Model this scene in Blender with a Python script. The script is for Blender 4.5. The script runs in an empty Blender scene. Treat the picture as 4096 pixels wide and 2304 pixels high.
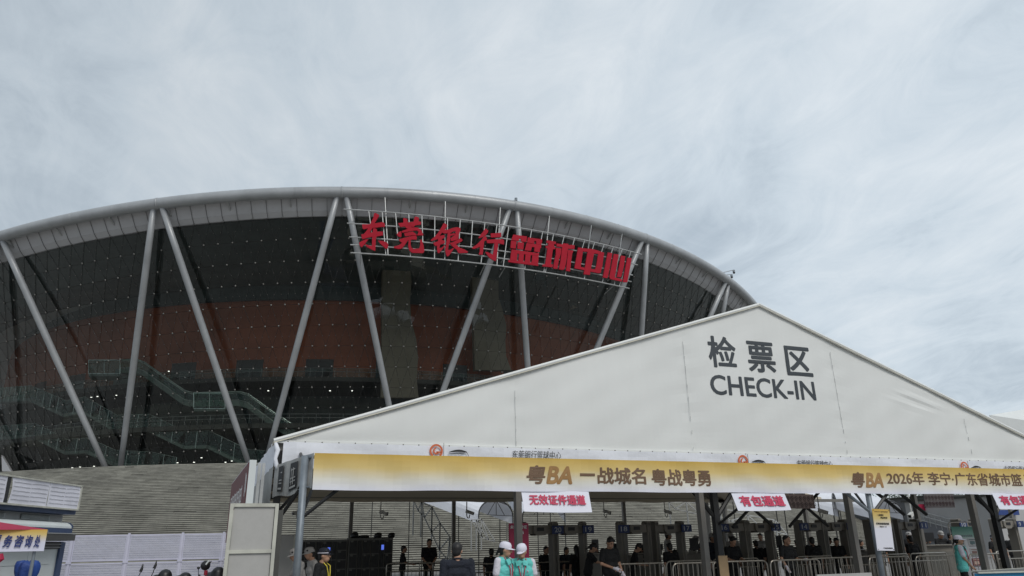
import bpy, math, random
from mathutils import Vector, Matrix
R=math.radians
random.seed(7)
SC=bpy.context.scene
COL=SC.collection
# ------------------------------------------------------------------ camera
FPX,CX0,CY0=2900.,2048.,1152.
PITCH,ROLL,YAW=R(19.6),R(1.15),R(20.5)
CAM=Vector((0,0,1.55))
fh=Vector((math.sin(YAW),math.cos(YAW),0)); r0=Vector((math.cos(YAW),-math.sin(YAW),0)); zz=Vector((0,0,1))
FWD=fh*math.cos(PITCH)+zz*math.sin(PITCH); u0=r0.cross(FWD)
RGT=r0*math.cos(ROLL)-u0*math.sin(ROLL); UP=u0*math.cos(ROLL)+r0*math.sin(ROLL)
cd=bpy.data.cameras.new('camera'); cam=bpy.data.objects.new('camera',cd); COL.objects.link(cam)
M=Matrix((RGT,UP,-FWD)).transposed().to_4x4(); M.translation=CAM; cam.matrix_world=M
cd.sensor_fit='HORIZONTAL'; cd.sensor_width=36; cd.lens=36*FPX/4096; cd.clip_end=3000; cd.clip_start=.05
SC.camera=cam
# ------------------------------------------------------------------ world and sun
W=bpy.data.worlds.new('World'); SC.world=W; W.use_nodes=True
def build_world():
    nt=W.node_tree; N=nt.nodes; L=nt.links; N.clear()
    out=N.new('ShaderNodeOutputWorld'); bg=N.new('ShaderNodeBackground')
    sky=N.new('ShaderNodeTexSky'); sky.sky_type='NISHITA'; sky.sun_disc=False
    sky.sun_elevation=R(42); sky.sun_rotation=R(168); sky.air_density=1.2; sky.dust_density=2.5
    tc=N.new('ShaderNodeTexCoord'); sep=N.new('ShaderNodeSeparateXYZ'); L.new(tc.outputs['Generated'],sep.inputs[0])
    def mth(op,a,b=None,c=None):
        n=N.new('ShaderNodeMath'); n.operation=op
        for i,v in enumerate((a,b,c)):
            if v is None: continue
            if isinstance(v,(int,float)): n.inputs[i].default_value=v
            else: L.new(v,n.inputs[i])
        return n.outputs[0]
    zc=mth('ADD',mth('MAXIMUM',sep.outputs[2],0.0),.22)
    x=mth('DIVIDE',sep.outputs[0],zc); y=mth('DIVIDE',sep.outputs[1],zc)
    cmb=N.new('ShaderNodeCombineXYZ'); L.new(x,cmb.inputs[0]); L.new(y,cmb.inputs[1])
    def noise(scale,rot,sc,det,rough,dist,loc=(0,0,0)):
        mp=N.new('ShaderNodeMapping'); mp.inputs['Rotation'].default_value=(0,0,R(rot)); mp.inputs['Scale'].default_value=sc
        mp.inputs['Location'].default_value=loc
        L.new(cmb.outputs[0],mp.inputs[0]); n=N.new('ShaderNodeTexNoise'); n.inputs['Scale'].default_value=scale
        n.inputs['Detail'].default_value=det; n.inputs['Roughness'].default_value=rough; n.inputs['Distortion'].default_value=dist
        L.new(mp.outputs[0],n.inputs['Vector']); return n.outputs['Fac']
    a=noise(.8,-60,(1,.75,1),5,.5,.5,(1.1,4.7,0))
    b=noise(1.9,-70,(1,.6,1),8,.56,1.0,(.3,5.,0))
    c=noise(6,-75,(1,.6,1),10,.68,1.2,(2,2,0))
    s=mth('ADD',mth('ADD',mth('MULTIPLY',a,.44),mth('MULTIPLY',b,.36)),mth('MULTIPLY',c,.20))
    cr=N.new('ShaderNodeValToRGB'); L.new(s,cr.inputs[0]); e=cr.color_ramp.elements
    e[0].position=.345; e[0].color=(.34,.415,.495,1); e[1].position=.665; e[1].color=(.83,.875,.91,1)
    m=e.new(.50); m.color=(.60,.68,.75,1)
    # brighter towards the right and upper middle of the overcast deck
    dirn=N.new('ShaderNodeVectorMath'); dirn.operation='DOT_PRODUCT'; L.new(tc.outputs['Generated'],dirn.inputs[0])
    dv=Vector((.75,.55,.36)).normalized(); dirn.inputs[1].default_value=dv
    gl=mth('MULTIPLY_ADD',mth('POWER',mth('MAXIMUM',dirn.outputs['Value'],0.),2.5),.22,.85)
    mx=N.new('ShaderNodeMix'); mx.data_type='RGBA'; mx.blend_type='MIX'; mx.inputs[0].default_value=.93
    sc_=N.new('ShaderNodeVectorMath'); sc_.operation='SCALE'; L.new(cr.outputs[0],sc_.inputs[0])
    # clouds are scaled so that strength .1 gives the photographed luminance
    L.new(mth('MULTIPLY',gl,10.0),sc_.inputs['Scale'])
    L.new(sky.outputs[0],mx.inputs[6]); L.new(sc_.outputs[0],mx.inputs[7])
    L.new(mx.outputs[2],bg.inputs[0]); bg.inputs[1].default_value=.1
    L.new(bg.outputs[0],out.inputs[0])
build_world()
sl=bpy.data.lights.new('sun','SUN'); sl.energy=1.5; sl.angle=R(25); sl.color=(1,.96,.9)
so=bpy.data.objects.new('sun',sl); COL.objects.link(so)
sd=Vector((math.sin(R(168))*math.cos(R(42)),math.cos(R(168))*math.cos(R(42)),math.sin(R(42))))
so.rotation_euler=sd.to_track_quat('Z','Y').to_euler()
SC.view_settings.view_transform='Standard'; SC.view_settings.look='None'; SC.view_settings.gamma=1; SC.view_settings.exposure=0
SC.cycles.max_bounces=8; SC.cycles.transparent_max_bounces=12; SC.cycles.use_denoising=True
# ------------------------------------------------------------------ measuring helpers (image point of the survey photo -> place)
def ray(x,y): return RGT*((x-CX0)/FPX)+UP*((CY0-y)/FPX)+FWD
def atY(x,y,Y):
    r=ray(x,y); return CAM+r*((Y-CAM.y)/r.y)
def atZ(x,y,Z):
    r=ray(x,y); return CAM+r*((Z-CAM.z)/r.z)
AX,AY,RR,H0,HA,HP,RB,HB,T0,DT=21.333,139.835,74.817,31.898,-3.721,1.664,63.536,9.571,-.669,.238
def onC(x,y,rad):
    d=ray(x,y); ox,oy=CAM.x-AX,CAM.y-AY; a=d.x*d.x+d.y*d.y; b=2*(ox*d.x+oy*d.y); c=ox*ox+oy*oy-rad*rad
    t=(-b-math.sqrt(max(b*b-4*a*c,0)))/2/a; return CAM+d*t
def cyl(t,rad,z): return Vector((AX+rad*math.sin(t),AY-rad*math.cos(t),z))
def tang(P): return math.atan2(P.x-AX,AY-P.y)
def ringz(t): return H0+HA*math.cos(2*(t-HP))
# ------------------------------------------------------------------ materials
MATS={}
def mat(name,col,rough=.6,metal=0,var=.12,scale=3.,bump=0,bscale=40.,stretch=None,island=0,spec=.5,trans=0,emit=None,coat=0):
    if name in MATS: return MATS[name]
    m=bpy.data.materials.new(name); m.use_nodes=True; nt=m.node_tree; N=nt.nodes; L=nt.links
    b=N['Principled BSDF']; b.inputs['Roughness'].default_value=rough; b.inputs['Metallic'].default_value=metal
    b.inputs['Specular IOR Level'].default_value=spec; b.inputs['Coat Weight'].default_value=coat
    c=Vector(col)
    tc=N.new('ShaderNodeTexCoord'); mp=N.new('ShaderNodeMapping'); L.new(tc.outputs['Object'],mp.inputs[0])
    if stretch: mp.inputs['Scale'].default_value=stretch
    n=N.new('ShaderNodeTexNoise'); n.inputs['Scale'].default_value=scale; n.inputs['Detail'].default_value=6; n.inputs['Roughness'].default_value=.62
    L.new(mp.outputs[0],n.inputs['Vector'])
    cr=N.new('ShaderNodeValToRGB'); L.new(n.outputs['Fac'],cr.inputs[0]); e=cr.color_ramp.elements
    e[0].position=.3; e[1].position=.7
    e[0].color=(*(c*(1-var)),1); e[1].color=(*[min(v*(1+var),.95) for v in c],1)
    colout=cr.outputs[0]
    if island:
        g=N.new('ShaderNodeNewGeometry'); mr=N.new('ShaderNodeMapRange'); L.new(g.outputs['Random Per Island'],mr.inputs[0])
        mr.inputs[3].default_value=1-island; mr.inputs[4].default_value=1+island
        sc=N.new('ShaderNodeVectorMath'); sc.operation='SCALE'; L.new(colout,sc.inputs[0]); L.new(mr.outputs[0],sc.inputs['Scale']); colout=sc.outputs[0]
    L.new(colout,b.inputs['Base Color'])
    if trans:
        b.inputs['Transmission Weight'].default_value=0
        t=N.new('ShaderNodeBsdfTranslucent'); L.new(colout,t.inputs[0]); mx=N.new('ShaderNodeMixShader'); mx.inputs[0].default_value=trans
        L.new(b.outputs[0],mx.inputs[1]); L.new(t.outputs[0],mx.inputs[2]); L.new(mx.outputs[0],N['Material Output'].inputs[0])
    if bump:
        n2=N.new('ShaderNodeTexNoise'); n2.inputs['Scale'].default_value=bscale; n2.inputs['Detail'].default_value=4; L.new(mp.outputs[0],n2.inputs['Vector'])
        bp=N.new('ShaderNodeBump'); bp.inputs['Strength'].default_value=bump; bp.inputs['Distance'].default_value=.05
        L.new(n2.outputs['Fac'],bp.inputs['Height']); L.new(bp.outputs[0],b.inputs['Normal'])
    if emit:
        b.inputs['Emission Color'].default_value=(*col,1); b.inputs['Emission Strength'].default_value=emit
    m.diffuse_color=(*col,1); MATS[name]=m; return m
def gradmat(name,stops,axis='Z',lo=0,hi=1,rough=.7,trans=.15):
    m=bpy.data.materials.new(name); m.use_nodes=True; nt=m.node_tree; N=nt.nodes; L=nt.links; b=N['Principled BSDF']; b.inputs['Roughness'].default_value=rough
    tc=N.new('ShaderNodeTexCoord'); sp=N.new('ShaderNodeSeparateXYZ'); L.new(tc.outputs['Object'],sp.inputs[0])
    n=N.new('ShaderNodeTexNoise'); n.inputs['Scale'].default_value=1.2; L.new(tc.outputs['Object'],n.inputs['Vector'])
    mr=N.new('ShaderNodeMapRange'); L.new(sp.outputs['XYZ'.index(axis)],mr.inputs[0]); mr.inputs[1].default_value=lo; mr.inputs[2].default_value=hi
    ad=N.new('ShaderNodeMath'); ad.operation='MULTIPLY_ADD'; L.new(n.outputs['Fac'],ad.inputs[0]); ad.inputs[1].default_value=.22; L.new(mr.outputs[0],ad.inputs[2])
    sb=N.new('ShaderNodeMath'); sb.operation='SUBTRACT'; L.new(ad.outputs[0],sb.inputs[0]); sb.inputs[1].default_value=.11
    cr=N.new('ShaderNodeValToRGB'); L.new(sb.outputs[0],cr.inputs[0]); e=cr.color_ramp.elements
    e[0].position=stops[0][0]; e[0].color=(*stops[0][1],1); e[1].position=stops[-1][0]; e[1].color=(*stops[-1][1],1)
    for p,c in stops[1:-1]: k=e.new(p); k.color=(*c,1)
    L.new(cr.outputs[0],b.inputs['Base Color']); MATS[name]=m; return m
def glassmat(name,tint,refl=.06,rough=.02,rmax=.55):
    m=bpy.data.materials.new(name); m.use_nodes=True; nt=m.node_tree; N=nt.nodes; L=nt.links; N.remove(N['Principled BSDF'])
    t=N.new('ShaderNodeBsdfTransparent'); t.inputs[0].default_value=(*tint,1)
    g=N.new('ShaderNodeBsdfGlossy'); g.inputs['Roughness'].default_value=rough; g.inputs[0].default_value=(.9,.95,.95,1)
    fr=N.new('ShaderNodeLayerWeight'); fr.inputs['Blend'].default_value=.25
    mr=N.new('ShaderNodeMapRange'); L.new(fr.outputs['Facing'],mr.inputs[0]); mr.inputs[3].default_value=refl; mr.inputs[4].default_value=rmax
    mx=N.new('ShaderNodeMixShader'); L.new(mr.outputs[0],mx.inputs[0]); L.new(t.outputs[0],mx.inputs[1]); L.new(g.outputs[0],mx.inputs[2])
    L.new(mx.outputs[0],N['Material Output'].inputs[0]); MATS[name]=m; return m
def perfmat(name,col,step=.05):
    # sheet metal punched with a fine regular grid of holes
    m=mat(name,col,.5,0,.06); nt=m.node_tree; N=nt.nodes; L=nt.links; b=N['Principled BSDF']
    tc=N.new('ShaderNodeTexCoord'); vo=N.new('ShaderNodeTexVoronoi'); vo.inputs['Scale'].default_value=1/step; vo.inputs['Randomness'].default_value=0.
    L.new(tc.outputs['Object'],vo.inputs['Vector'])
    mp=N.new('ShaderNodeMapping'); L.new(tc.outputs['Object'],mp.inputs[0]); mp.inputs['Scale'].default_value=(1,0,1); L.new(mp.outputs[0],vo.inputs['Vector'])
    lt=N.new('ShaderNodeMath'); lt.operation='GREATER_THAN'; L.new(vo.outputs['Distance'],lt.inputs[0]); lt.inputs[1].default_value=.33
    L.new(lt.outputs[0],b.inputs['Alpha']); return m
m_steel=mat('silver_steel_paint',(.37,.385,.40),.42,.15,.10,.6,coat=.1)
m_steel2=mat('sign_frame_steel',(.42,.43,.43),.5,.3,.22,2.)
m_soffit=mat('soffit_panel_grey',(.50,.50,.515),.6,0,.05,.5)
m_seam=mat('dark_joint',(.03,.03,.035),.8,0,.1)
m_node=mat('cable_clamp_metal',(.24,.235,.22),.5,.2,.15)
m_cable=mat('cable_dark_steel',(.05,.05,.05),.4,.4,.1)
m_red=mat('red_sign_letter',(.37,.010,.026),.75,0,.08,1,spec=.2)
m_drum=mat('red_brown_wall',(.52,.155,.085),.7,0,.22,.25,island=.06)
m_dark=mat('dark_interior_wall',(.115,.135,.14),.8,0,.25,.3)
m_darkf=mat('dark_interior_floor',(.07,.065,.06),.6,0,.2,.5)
m_bldgrefl=mat('building_reflection_tone',(.30,.25,.195),.7,0,.15,.3)  # reflections of buildings in the glass, put into a slab colour
m_green=glassmat('green_glass_balustrade',(.60,.76,.68),.05,.05,.14)
m_glass=glassmat('tinted_facade_glass',(.56,.60,.585),.034)
m_escal=mat('escalator_cladding',(.17,.22,.195),.45,.0,.1)
m_rail=mat('bright_handrail',(.75,.85,.80),.25,.6,.05)
m_stone=mat('weathered_step_stone',(.295,.29,.255),.85,0,.24,.9,stretch=(1,1,3),island=.07,bump=.3,bscale=12)
def blotch(m,scale,lo,hi,stretch=(1,1,1)):
    # wide weather stains over a finished material
    nt=m.node_tree; N=nt.nodes; L=nt.links; b=N['Principled BSDF']; src=b.inputs['Base Color'].links[0].from_socket
    tc=N.new('ShaderNodeTexCoord'); mp=N.new('ShaderNodeMapping'); mp.inputs['Scale'].default_value=stretch; L.new(tc.outputs['Object'],mp.inputs[0])
    n=N.new('ShaderNodeTexNoise'); n.inputs['Scale'].default_value=scale; n.inputs['Detail'].default_value=7; n.inputs['Roughness'].default_value=.7; L.new(mp.outputs[0],n.inputs['Vector'])
    mr=N.new('ShaderNodeMapRange'); L.new(n.outputs['Fac'],mr.inputs[0]); mr.inputs[1].default_value=.35; mr.inputs[2].default_value=.65; mr.inputs[3].default_value=lo; mr.inputs[4].default_value=hi
    sc=N.new('ShaderNodeVectorMath'); sc.operation='SCALE'; L.new(src,sc.inputs[0]); L.new(mr.outputs[0],sc.inputs['Scale']); L.new(sc.outputs[0],b.inputs['Base Color'])
m_riser=mat('step_recess_shade',(.03,.028,.025),.9,0,.2)  # near-black riser colour carries the shade under the step nosings
m_pave=mat('plaza_paving',(.22,.21,.20),.85,0,.15,.7)
m_tent=mat('white_tent_fabric',(.86,.875,.86),.65,0,.025,.35,bump=.08,bscale=1.1,trans=.14)
m_tentroof=mat('tent_roof_fabric',(.64,.58,.47),.6,0,.05,.4,trans=.07)
m_seamc=mat('lacing_cord_grey',(.62,.63,.62),.7,0,.1,8)
m_trim=mat('yellowed_edge_trim',(.72,.68,.54),.6,0,.15,4)
m_valance=mat('white_valance_cloth',(.82,.84,.90),.7,0,.05,1.2,bump=.5,bscale=3.,trans=.1)
m_grubby=mat('grubby_grey_cloth',(.40,.40,.39),.8,0,.14,1.6,bump=.4,bscale=4)
m_alu=mat('tent_frame_aluminium',(.19,.18,.165),.45,.3,.12,2)
m_galv=mat('galvanised_pole',(.22,.25,.28),.5,.4,.18,6)
m_blackst=mat('black_painted_steel',(.02,.021,.022),.45,.2,.2)
m_stain=mat('stainless_tube',(.42,.39,.34),.3,.85,.1)
m_char=mat('charcoal_lettering',(.045,.055,.065),.6,0,.05)
m_brown=mat('brown_lettering',(.16,.095,.055),.6,0,.05)
m_goldl=mat('gold_brown_lettering',(.36,.20,.075),.5,0,.05)
m_crim=mat('crimson_lettering',(.52,.03,.09),.6,0,.05)
m_sign=mat('white_sign_vinyl',(.70,.71,.80),.5,0,.03)
m_signpink=mat('magenta_board',(.30,.012,.06),.5,0,.05)
m_white=mat('white_print',(.72,.72,.72),.6,0,.03)
m_orange=mat('orange_logo',(.62,.14,.05),.6,0,.04)
m_ink=mat('black_ink',(.02,.02,.022),.6,0,.05)
m_navy=mat('navy_fascia',(.035,.06,.13),.5,0,.12)
m_blue=mat('blue_tarpaulin',(.015,.055,.24),.6,0,.2,6,bump=.5,bscale=12)
m_boothw=mat('booth_white_panel',(.62,.66,.66),.5,0,.06,1)
m_bootgr=mat('booth_grey_cladding',(.36,.37,.37),.5,0,.08)
m_bbpaper=mat('faded_billboard_sheet',(.72,.72,.80),.7,0,.08,2)
m_bbline=mat('billboard_grid_grey',(.30,.31,.34),.8,0,.1)  # grey of the thin lattice lines on the sheets
m_dgrey=mat('dark_grey_metal',(.065,.065,.06),.5,0,.12)
m_canopy=mat('red_canopy_cloth',(.45,.02,.07),.6,0,.08,1,trans=.2)
m_perf=perfmat('perforated_fence_sheet',(.58,.59,.72),.04)
m_post=mat('fence_post_paint',(.56,.56,.68),.5,0,.08)
m_lgrey=mat('light_grey_panel',(.42,.415,.40),.6,0,.05,1)
m_frame=mat('aged_white_frame',(.50,.50,.44),.5,.1,.2,3)
m_maroon=mat('maroon_sign_face',(.13,.025,.028),.5,0,.1)
m_lock=mat('locker_black_door',(.022,.022,.022),.5,0,.2)
m_lockf=mat('locker_frame_grey',(.15,.145,.13),.5,0,.1)
m_screen=mat('blue_lit_screen',(.10,.17,.75),.4,0,.02,emit=.9)
m_det=mat('detector_grey_plastic',(.20,.185,.16),.5,0,.08)
m_detblue=mat('detector_blue_plate',(.012,.03,.12),.5,0,.1)
m_black=mat('black_plastic',(.012,.012,.014),.4,0,.2)
m_card=mat('cardboard',(.30,.21,.12),.85,0,.12,4)
m_skin=mat('skin',(.42,.24,.16),.55,0,.06,8)
m_hair=mat('black_hair',(.010,.009,.009),.5,0,.2,20)
m_blackc=mat('black_cotton',(.007,.0075,.009),.85,0,.25,9,bump=.5,bscale=20)
m_navyc=mat('dark_navy_cotton',(.009,.012,.022),.85,0,.25,9,bump=.5,bscale=20)
m_teal=mat('teal_vest_cloth',(.13,.56,.52),.75,0,.07,8,bump=.4,bscale=18)
m_whitec=mat('white_cotton',(.62,.60,.66),.8,0,.06,8,bump=.4,bscale=18)
m_greyc=mat('pale_grey_cotton',(.34,.33,.32),.8,0,.08,8,bump=.4,bscale=18)
m_cap=mat('white_cap_cloth',(.70,.69,.78),.8,0,.04,8)
m_lany=mat('crimson_lanyard',(.42,.02,.06),.6,0,.05)
m_yell=mat('yellow_lanyard',(.75,.62,.06),.6,0,.05)
m_camw=mat('camera_housing_pale',(.60,.59,.55),.4,0,.05)
m_leaf=mat('tree_foliage',(.055,.085,.045),.8,0,.35,1.5)
m_trunk=mat('tree_bark',(.10,.08,.06),.9,0,.2)
m_bldg=mat('far_building_grey',(.16,.165,.18),.7,0,.1,.2)
m_bldgl=mat('far_building_pale',(.42,.42,.42),.7,0,.1,.2)
m_win=mat('far_window_dark',(.03,.035,.045),.2,0,.2)
m_dl=mat('downlight_lens',(1,.97,.9),.4,emit=3.)
blotch(m_stone,.22,.80,1.12); blotch(m_steel,.5,.90,1.05,(1,1,.3)); blotch(m_grubby,.9,.75,1.05); blotch(m_tent,.5,.955,1.01,(1,1,.25)); blotch(m_lgrey,1.5,.9,1.05)
# ------------------------------------------------------------------ mesh builder
class MB:
    def __init__(s): s.v=[]; s.f=[]
    def add(s,vs,fs):
        b=len(s.v); s.v+= [Vector(v) for v in vs]; s.f+=[tuple(i+b for i in f) for f in fs]; return s
    def quad(s,a,b,c,d): return s.add([a,b,c,d],[(0,1,2,3)])
    def box(s,c,sz,m=None):
        c=Vector(c); h=Vector(sz)/2
        vs=[Vector((x*h.x,y*h.y,z*h.z)) for x in(-1,1) for y in(-1,1) for z in(-1,1)]
        if m is not None: vs=[m@v for v in vs]
        return s.add([c+v for v in vs],[(0,1,3,2),(4,6,7,5),(0,4,5,1),(2,3,7,6),(0,2,6,4),(1,5,7,3)])
    def slab(s,a,b,c,d,n):   # quad a b c d thickened by vector n
        n=Vector(n); p=[Vector(q) for q in(a,b,c,d)]; return s.add(p+[q+n for q in p],[(3,2,1,0),(4,5,6,7),(0,1,5,4),(1,2,6,5),(2,3,7,6),(3,0,4,7)])
    def bar(s,p,q,w,h=None,up=(0,0,1)):
        p,q=Vector(p),Vector(q); h=h or w; d=(q-p)
        if d.length<1e-6: return s
        d.normalize(); up=Vector(up)
        if abs(d.dot(up))>.98: up=Vector((0,1,0))
        a=d.cross(up).normalized()*w/2; b=a.cross(d).normalized()*h/2
        return s.add([p-a-b,p+a-b,p+a+b,p-a+b,q-a-b,q+a-b,q+a+b,q-a+b],[(3,2,1,0),(4,5,6,7),(0,1,5,4),(1,2,6,5),(2,3,7,6),(3,0,4,7)])
    def tube(s,pts,rad,n=8,closed=False,cap=True):
        pts=[Vector(p) for p in pts]; K=len(pts); rs=rad if isinstance(rad,(list,tuple)) else [rad]*K
        ref=None; rings=[]
        for i,p in enumerate(pts):
            if closed: d=pts[(i+1)%K]-pts[i-1]
            else: d=pts[min(i+1,K-1)]-pts[max(i-1,0)]
            d.normalize()
            if ref is None: ref=Vector((0,0,1)) if abs(d.z)<.9 else Vector((0,1,0))
            a=d.cross(ref).normalized(); b=a.cross(d).normalized(); ref=b
            rings.append([p+(a*math.cos(2*math.pi*k/n)+b*math.sin(2*math.pi*k/n))*rs[i] for k in range(n)])
        base=len(s.v); s.v+=[v for r in rings for v in r]
        for i in range(K if closed else K-1):
            j=(i+1)%K
            for k in range(n):
                s.f.append((base+i*n+k,base+i*n+(k+1)%n,base+j*n+(k+1)%n,base+j*n+k))
        if cap and not closed:
            s.f.append(tuple(base+k for k in range(n))[::-1]); s.f.append(tuple(base+(K-1)*n+k for k in range(n)))
        return s
    def ball(s,c,r,sc=(1,1,1),nu=8,nv=5,m=None):
        c=Vector(c); vs=[]
        for j in range(1,nv):
            ph=math.pi*j/nv
            for i in range(nu):
                th=2*math.pi*i/nu; v=Vector((r*sc[0]*math.sin(ph)*math.cos(th),r*sc[1]*math.sin(ph)*math.sin(th),r*sc[2]*math.cos(ph)))
                vs.append(c+(m@v if m is not None else v))
        tv=Vector((0,0,r*sc[2])); 
        if m is not None: tv=m@tv
        vs+= [c+tv,c-tv]; T=len(vs)-2; fs=[]
        for i in range(nu):
            fs.append((T,i,(i+1)%nu)); fs.append((T+1,(nv-2)*nu+(i+1)%nu,(nv-2)*nu+i))
            for j in range(nv-2): fs.append((j*nu+i,(j+1)*nu+i,(j+1)*nu+(i+1)%nu,j*nu+(i+1)%nu))
        return s.add(vs,fs)
    def caps(s,p,q,r0,r1=None,n=10):
        p,q=Vector(p),Vector(q); r1=r0 if r1 is None else r1; d=(q-p)
        if d.length<1e-5: return s.ball(p,max(r0,r1),nu=n,nv=7)
        d.normalize(); pts=[];rs=[]
        for k in(-.98,-.8,-.45): pts.append(p+d*r0*k); rs.append(r0*math.sqrt(1-k*k))
        pts.append(p); rs.append(r0); pts.append(q); rs.append(r1)
        for k in(.45,.8,.98): pts.append(q+d*r1*k); rs.append(r1*math.sqrt(1-k*k))
        return s.tube(pts,rs,n)
    def build(s,name,m,parent=None,smooth=False,kind=None):
        me=bpy.data.meshes.new(name); off=Vector((0,0,0))
        if parent is not None:
            p=parent
            while p is not None: off+=p.location; p=p.parent
        me.from_pydata([v-off for v in s.v],[],s.f); me.materials.append(m)
        if smooth: me.polygons.foreach_set('use_smooth',[True]*len(me.polygons))
        me.update(); o=bpy.data.objects.new(name,me); COL.objects.link(o)
        if parent is not None: o.parent=parent
        if kind: o['kind']=kind
        return o
def wpos(o):
    off=Vector((0,0,0))
    while o is not None: off+=o.location; o=o.parent
    return off
def thing(name,label,cat,loc=(0,0,0),group=None):
    o=bpy.data.objects.new(name,None); COL.objects.link(o); o.location=loc; o['label']=label; o['category']=cat; o.empty_display_size=.2
    if group: o['group']=group
    return o
def tag(o,label,cat,group=None):
    o['label']=label; o['category']=cat
    if group: o['group']=group
    return o
def struct(o): o['kind']='structure'; return o
def copy_tree(o,loc=None,parent=None,label=None,rz=None):
    c=o.copy(); COL.objects.link(c)
    if parent is not None: c.parent=parent
    for ch in list(o.children): copy_tree(ch,None,c)
    if loc is not None: c.location=loc
    if rz is not None: c.rotation_euler=(0,0,rz)
    if label: c['label']=label
    return c
# text: made as font curves, turned into meshes together at the end
TEXTS=[]
def text(s,name,m,parent,o,ux,uz,w,h,bold=.012,thick=.004,shear=0,label=None,track=1.0,warp=None):
    """text whose box (w x h) has its lower-left corner at o, running along ux, rising along uz"""
    cu=bpy.data.curves.new(name,'FONT'); cu.body=s; cu.size=1; cu.extrude=.5; cu.shear=shear; cu.resolution_u=4; cu.space_character=track
    cu.materials.append(m); ob=bpy.data.objects.new(name,cu); COL.objects.link(ob)
    if label: ob['label']=label
    TEXTS.append((ob,m,parent,Vector(o),Vector(ux).normalized(),Vector(uz).normalized(),w,h,thick,bold,warp)); return ob
def finish_texts():
    dg=bpy.context.evaluated_depsgraph_get(); res=[]
    for T in TEXTS: res.append(bpy.data.meshes.new_from_object(T[0].evaluated_get(dg)))
    for T,me in zip(TEXTS,res):
        ob,m,par,o,ux,uz,w,h,th,bold,warp=T; n=ux.cross(uz)
        if bold>.004:   # heavier strokes: the outline spread in eight directions, each layer a little further back
            vs=[v.co.copy() for v in me.vertices]; fs=[tuple(p.vertices) for p in me.polygons]; V=[];Fc=[]
            for k in range(9):
                d=Vector((0,0,0)) if k==8 else Vector((bold*math.cos(k*math.pi/4),bold*math.sin(k*math.pi/4),-.03*(k+1)))
                b_=len(V); V+=[v+d for v in vs]; Fc+=[tuple(i+b_ for i in f) for f in fs]
            mats_=list(me.materials); me.clear_geometry(); me.from_pydata(V,[],Fc); me.update()
        xs=[v.co.x for v in me.vertices]; ys=[v.co.y for v in me.vertices]
        if not xs: continue
        x0,x1,y0,y1=min(xs),max(xs),min(ys),max(ys); off=wpos(par) if par else Vector((0,0,0))
        for v in me.vertices:
            zf=(v.co.z+.5)*th; P=o+ux*((v.co.x-x0)/(x1-x0)*w if w else 0)+uz*((v.co.y-y0)/max(y1-y0,1e-6)*h)
            if warp: P.y=warp(P.x,P.z)-.004-zf
            else: P+=n*zf
            v.co=P-off
        nm=ob.name; lab=ob.get('label'); old=ob.data; bpy.data.objects.remove(ob); bpy.data.curves.remove(old)
        nb=bpy.data.objects.new(nm,me); COL.objects.link(nb)
        if par: nb.parent=par
        if not me.materials: me.materials.append(m)
        if lab: nb['label']=lab
REM=[]
def rem(o,vox,it=3): REM.append((o,vox,it)); return o
def finish_remesh():
    for o,vox,it in REM:
        r=o.modifiers.new('r','REMESH'); r.mode='VOXEL'; r.voxel_size=vox; r.use_smooth_shade=True
        s=o.modifiers.new('s','SMOOTH'); s.factor=.5; s.iterations=it
    dg=bpy.context.evaluated_depsgraph_get()
    ms=[bpy.data.meshes.new_from_object(o.evaluated_get(dg)) for o,_,_ in REM]
    for (o,_,_),me in zip(REM,ms):
        o.modifiers.clear(); mm=o.data.materials[0]; o.data=me
        if not me.materials: me.materials.append(mm)
        else: me.materials[0]=mm
#@@SETTING
# ------------------------------------------------------------------ ground
g=MB(); g.box((20,60,-.5),(1400,1400,1)); struct(g.build('ground',m_pave))
# ------------------------------------------------------------------ grand staircase
ST=thing('grand_staircase','long curved stone staircase rising to the arena behind the tent and fence','staircase',(AX,AY,0))
RS0,RS1=87.5,68.2; NST=61; HR=9.45/NST
TS0,TS1=-.95,1.2
def spos(t,r,z):   # concentric up to t=.5, then straight on
    if t<=.5: return cyl(t,r,z)
    return cyl(.5,r,z)+Vector((math.cos(.5),math.sin(.5),0))*(t-.5)*80
def arcstep(k):
    ra=RS0-(RS0-RS1)*k/NST; z0=HR*k; z1=z0+HR; m=MB(); t=TS0+random.uniform(0,.012)
    rb=ra-(RS0-RS1)/NST-.06
    while t<TS1:
        L_=random.choice((.9,1.2,1.5,1.8))/ra; t2=min(t+L_,TS1); dz=random.uniform(-.006,.006); dr=random.uniform(-.012,.012)
        if random.random()<.012: dz-=.02; dr-=.04
        a,b=t+.006/ra,t2-.006/ra
        zt=z1+dz; zb=z0+HR*.40
        o1,o2,i1,i2=spos(a,ra+.03+dr,0),spos(b,ra+.03+dr,0),spos(a,rb,0),spos(b,rb,0)
        vs=[]
        for z in(zb,zt): vs+=[Vector((p.x,p.y,z)) for p in(o1,o2,i2,i1)]
        m.add(vs,[(3,2,1,0),(4,5,6,7),(0,1,5,4),(1,2,6,5),(2,3,7,6),(3,0,4,7)]); t=t2
    return m
for k in range(NST): arcstep(k).build('step',m_stone,ST)
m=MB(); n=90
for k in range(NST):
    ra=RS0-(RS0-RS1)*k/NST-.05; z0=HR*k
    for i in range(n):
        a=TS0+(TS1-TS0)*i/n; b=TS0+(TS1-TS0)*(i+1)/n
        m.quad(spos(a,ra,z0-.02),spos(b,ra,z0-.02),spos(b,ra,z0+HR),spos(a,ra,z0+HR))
m.build('recessed_riser',m_riser,ST)
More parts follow.
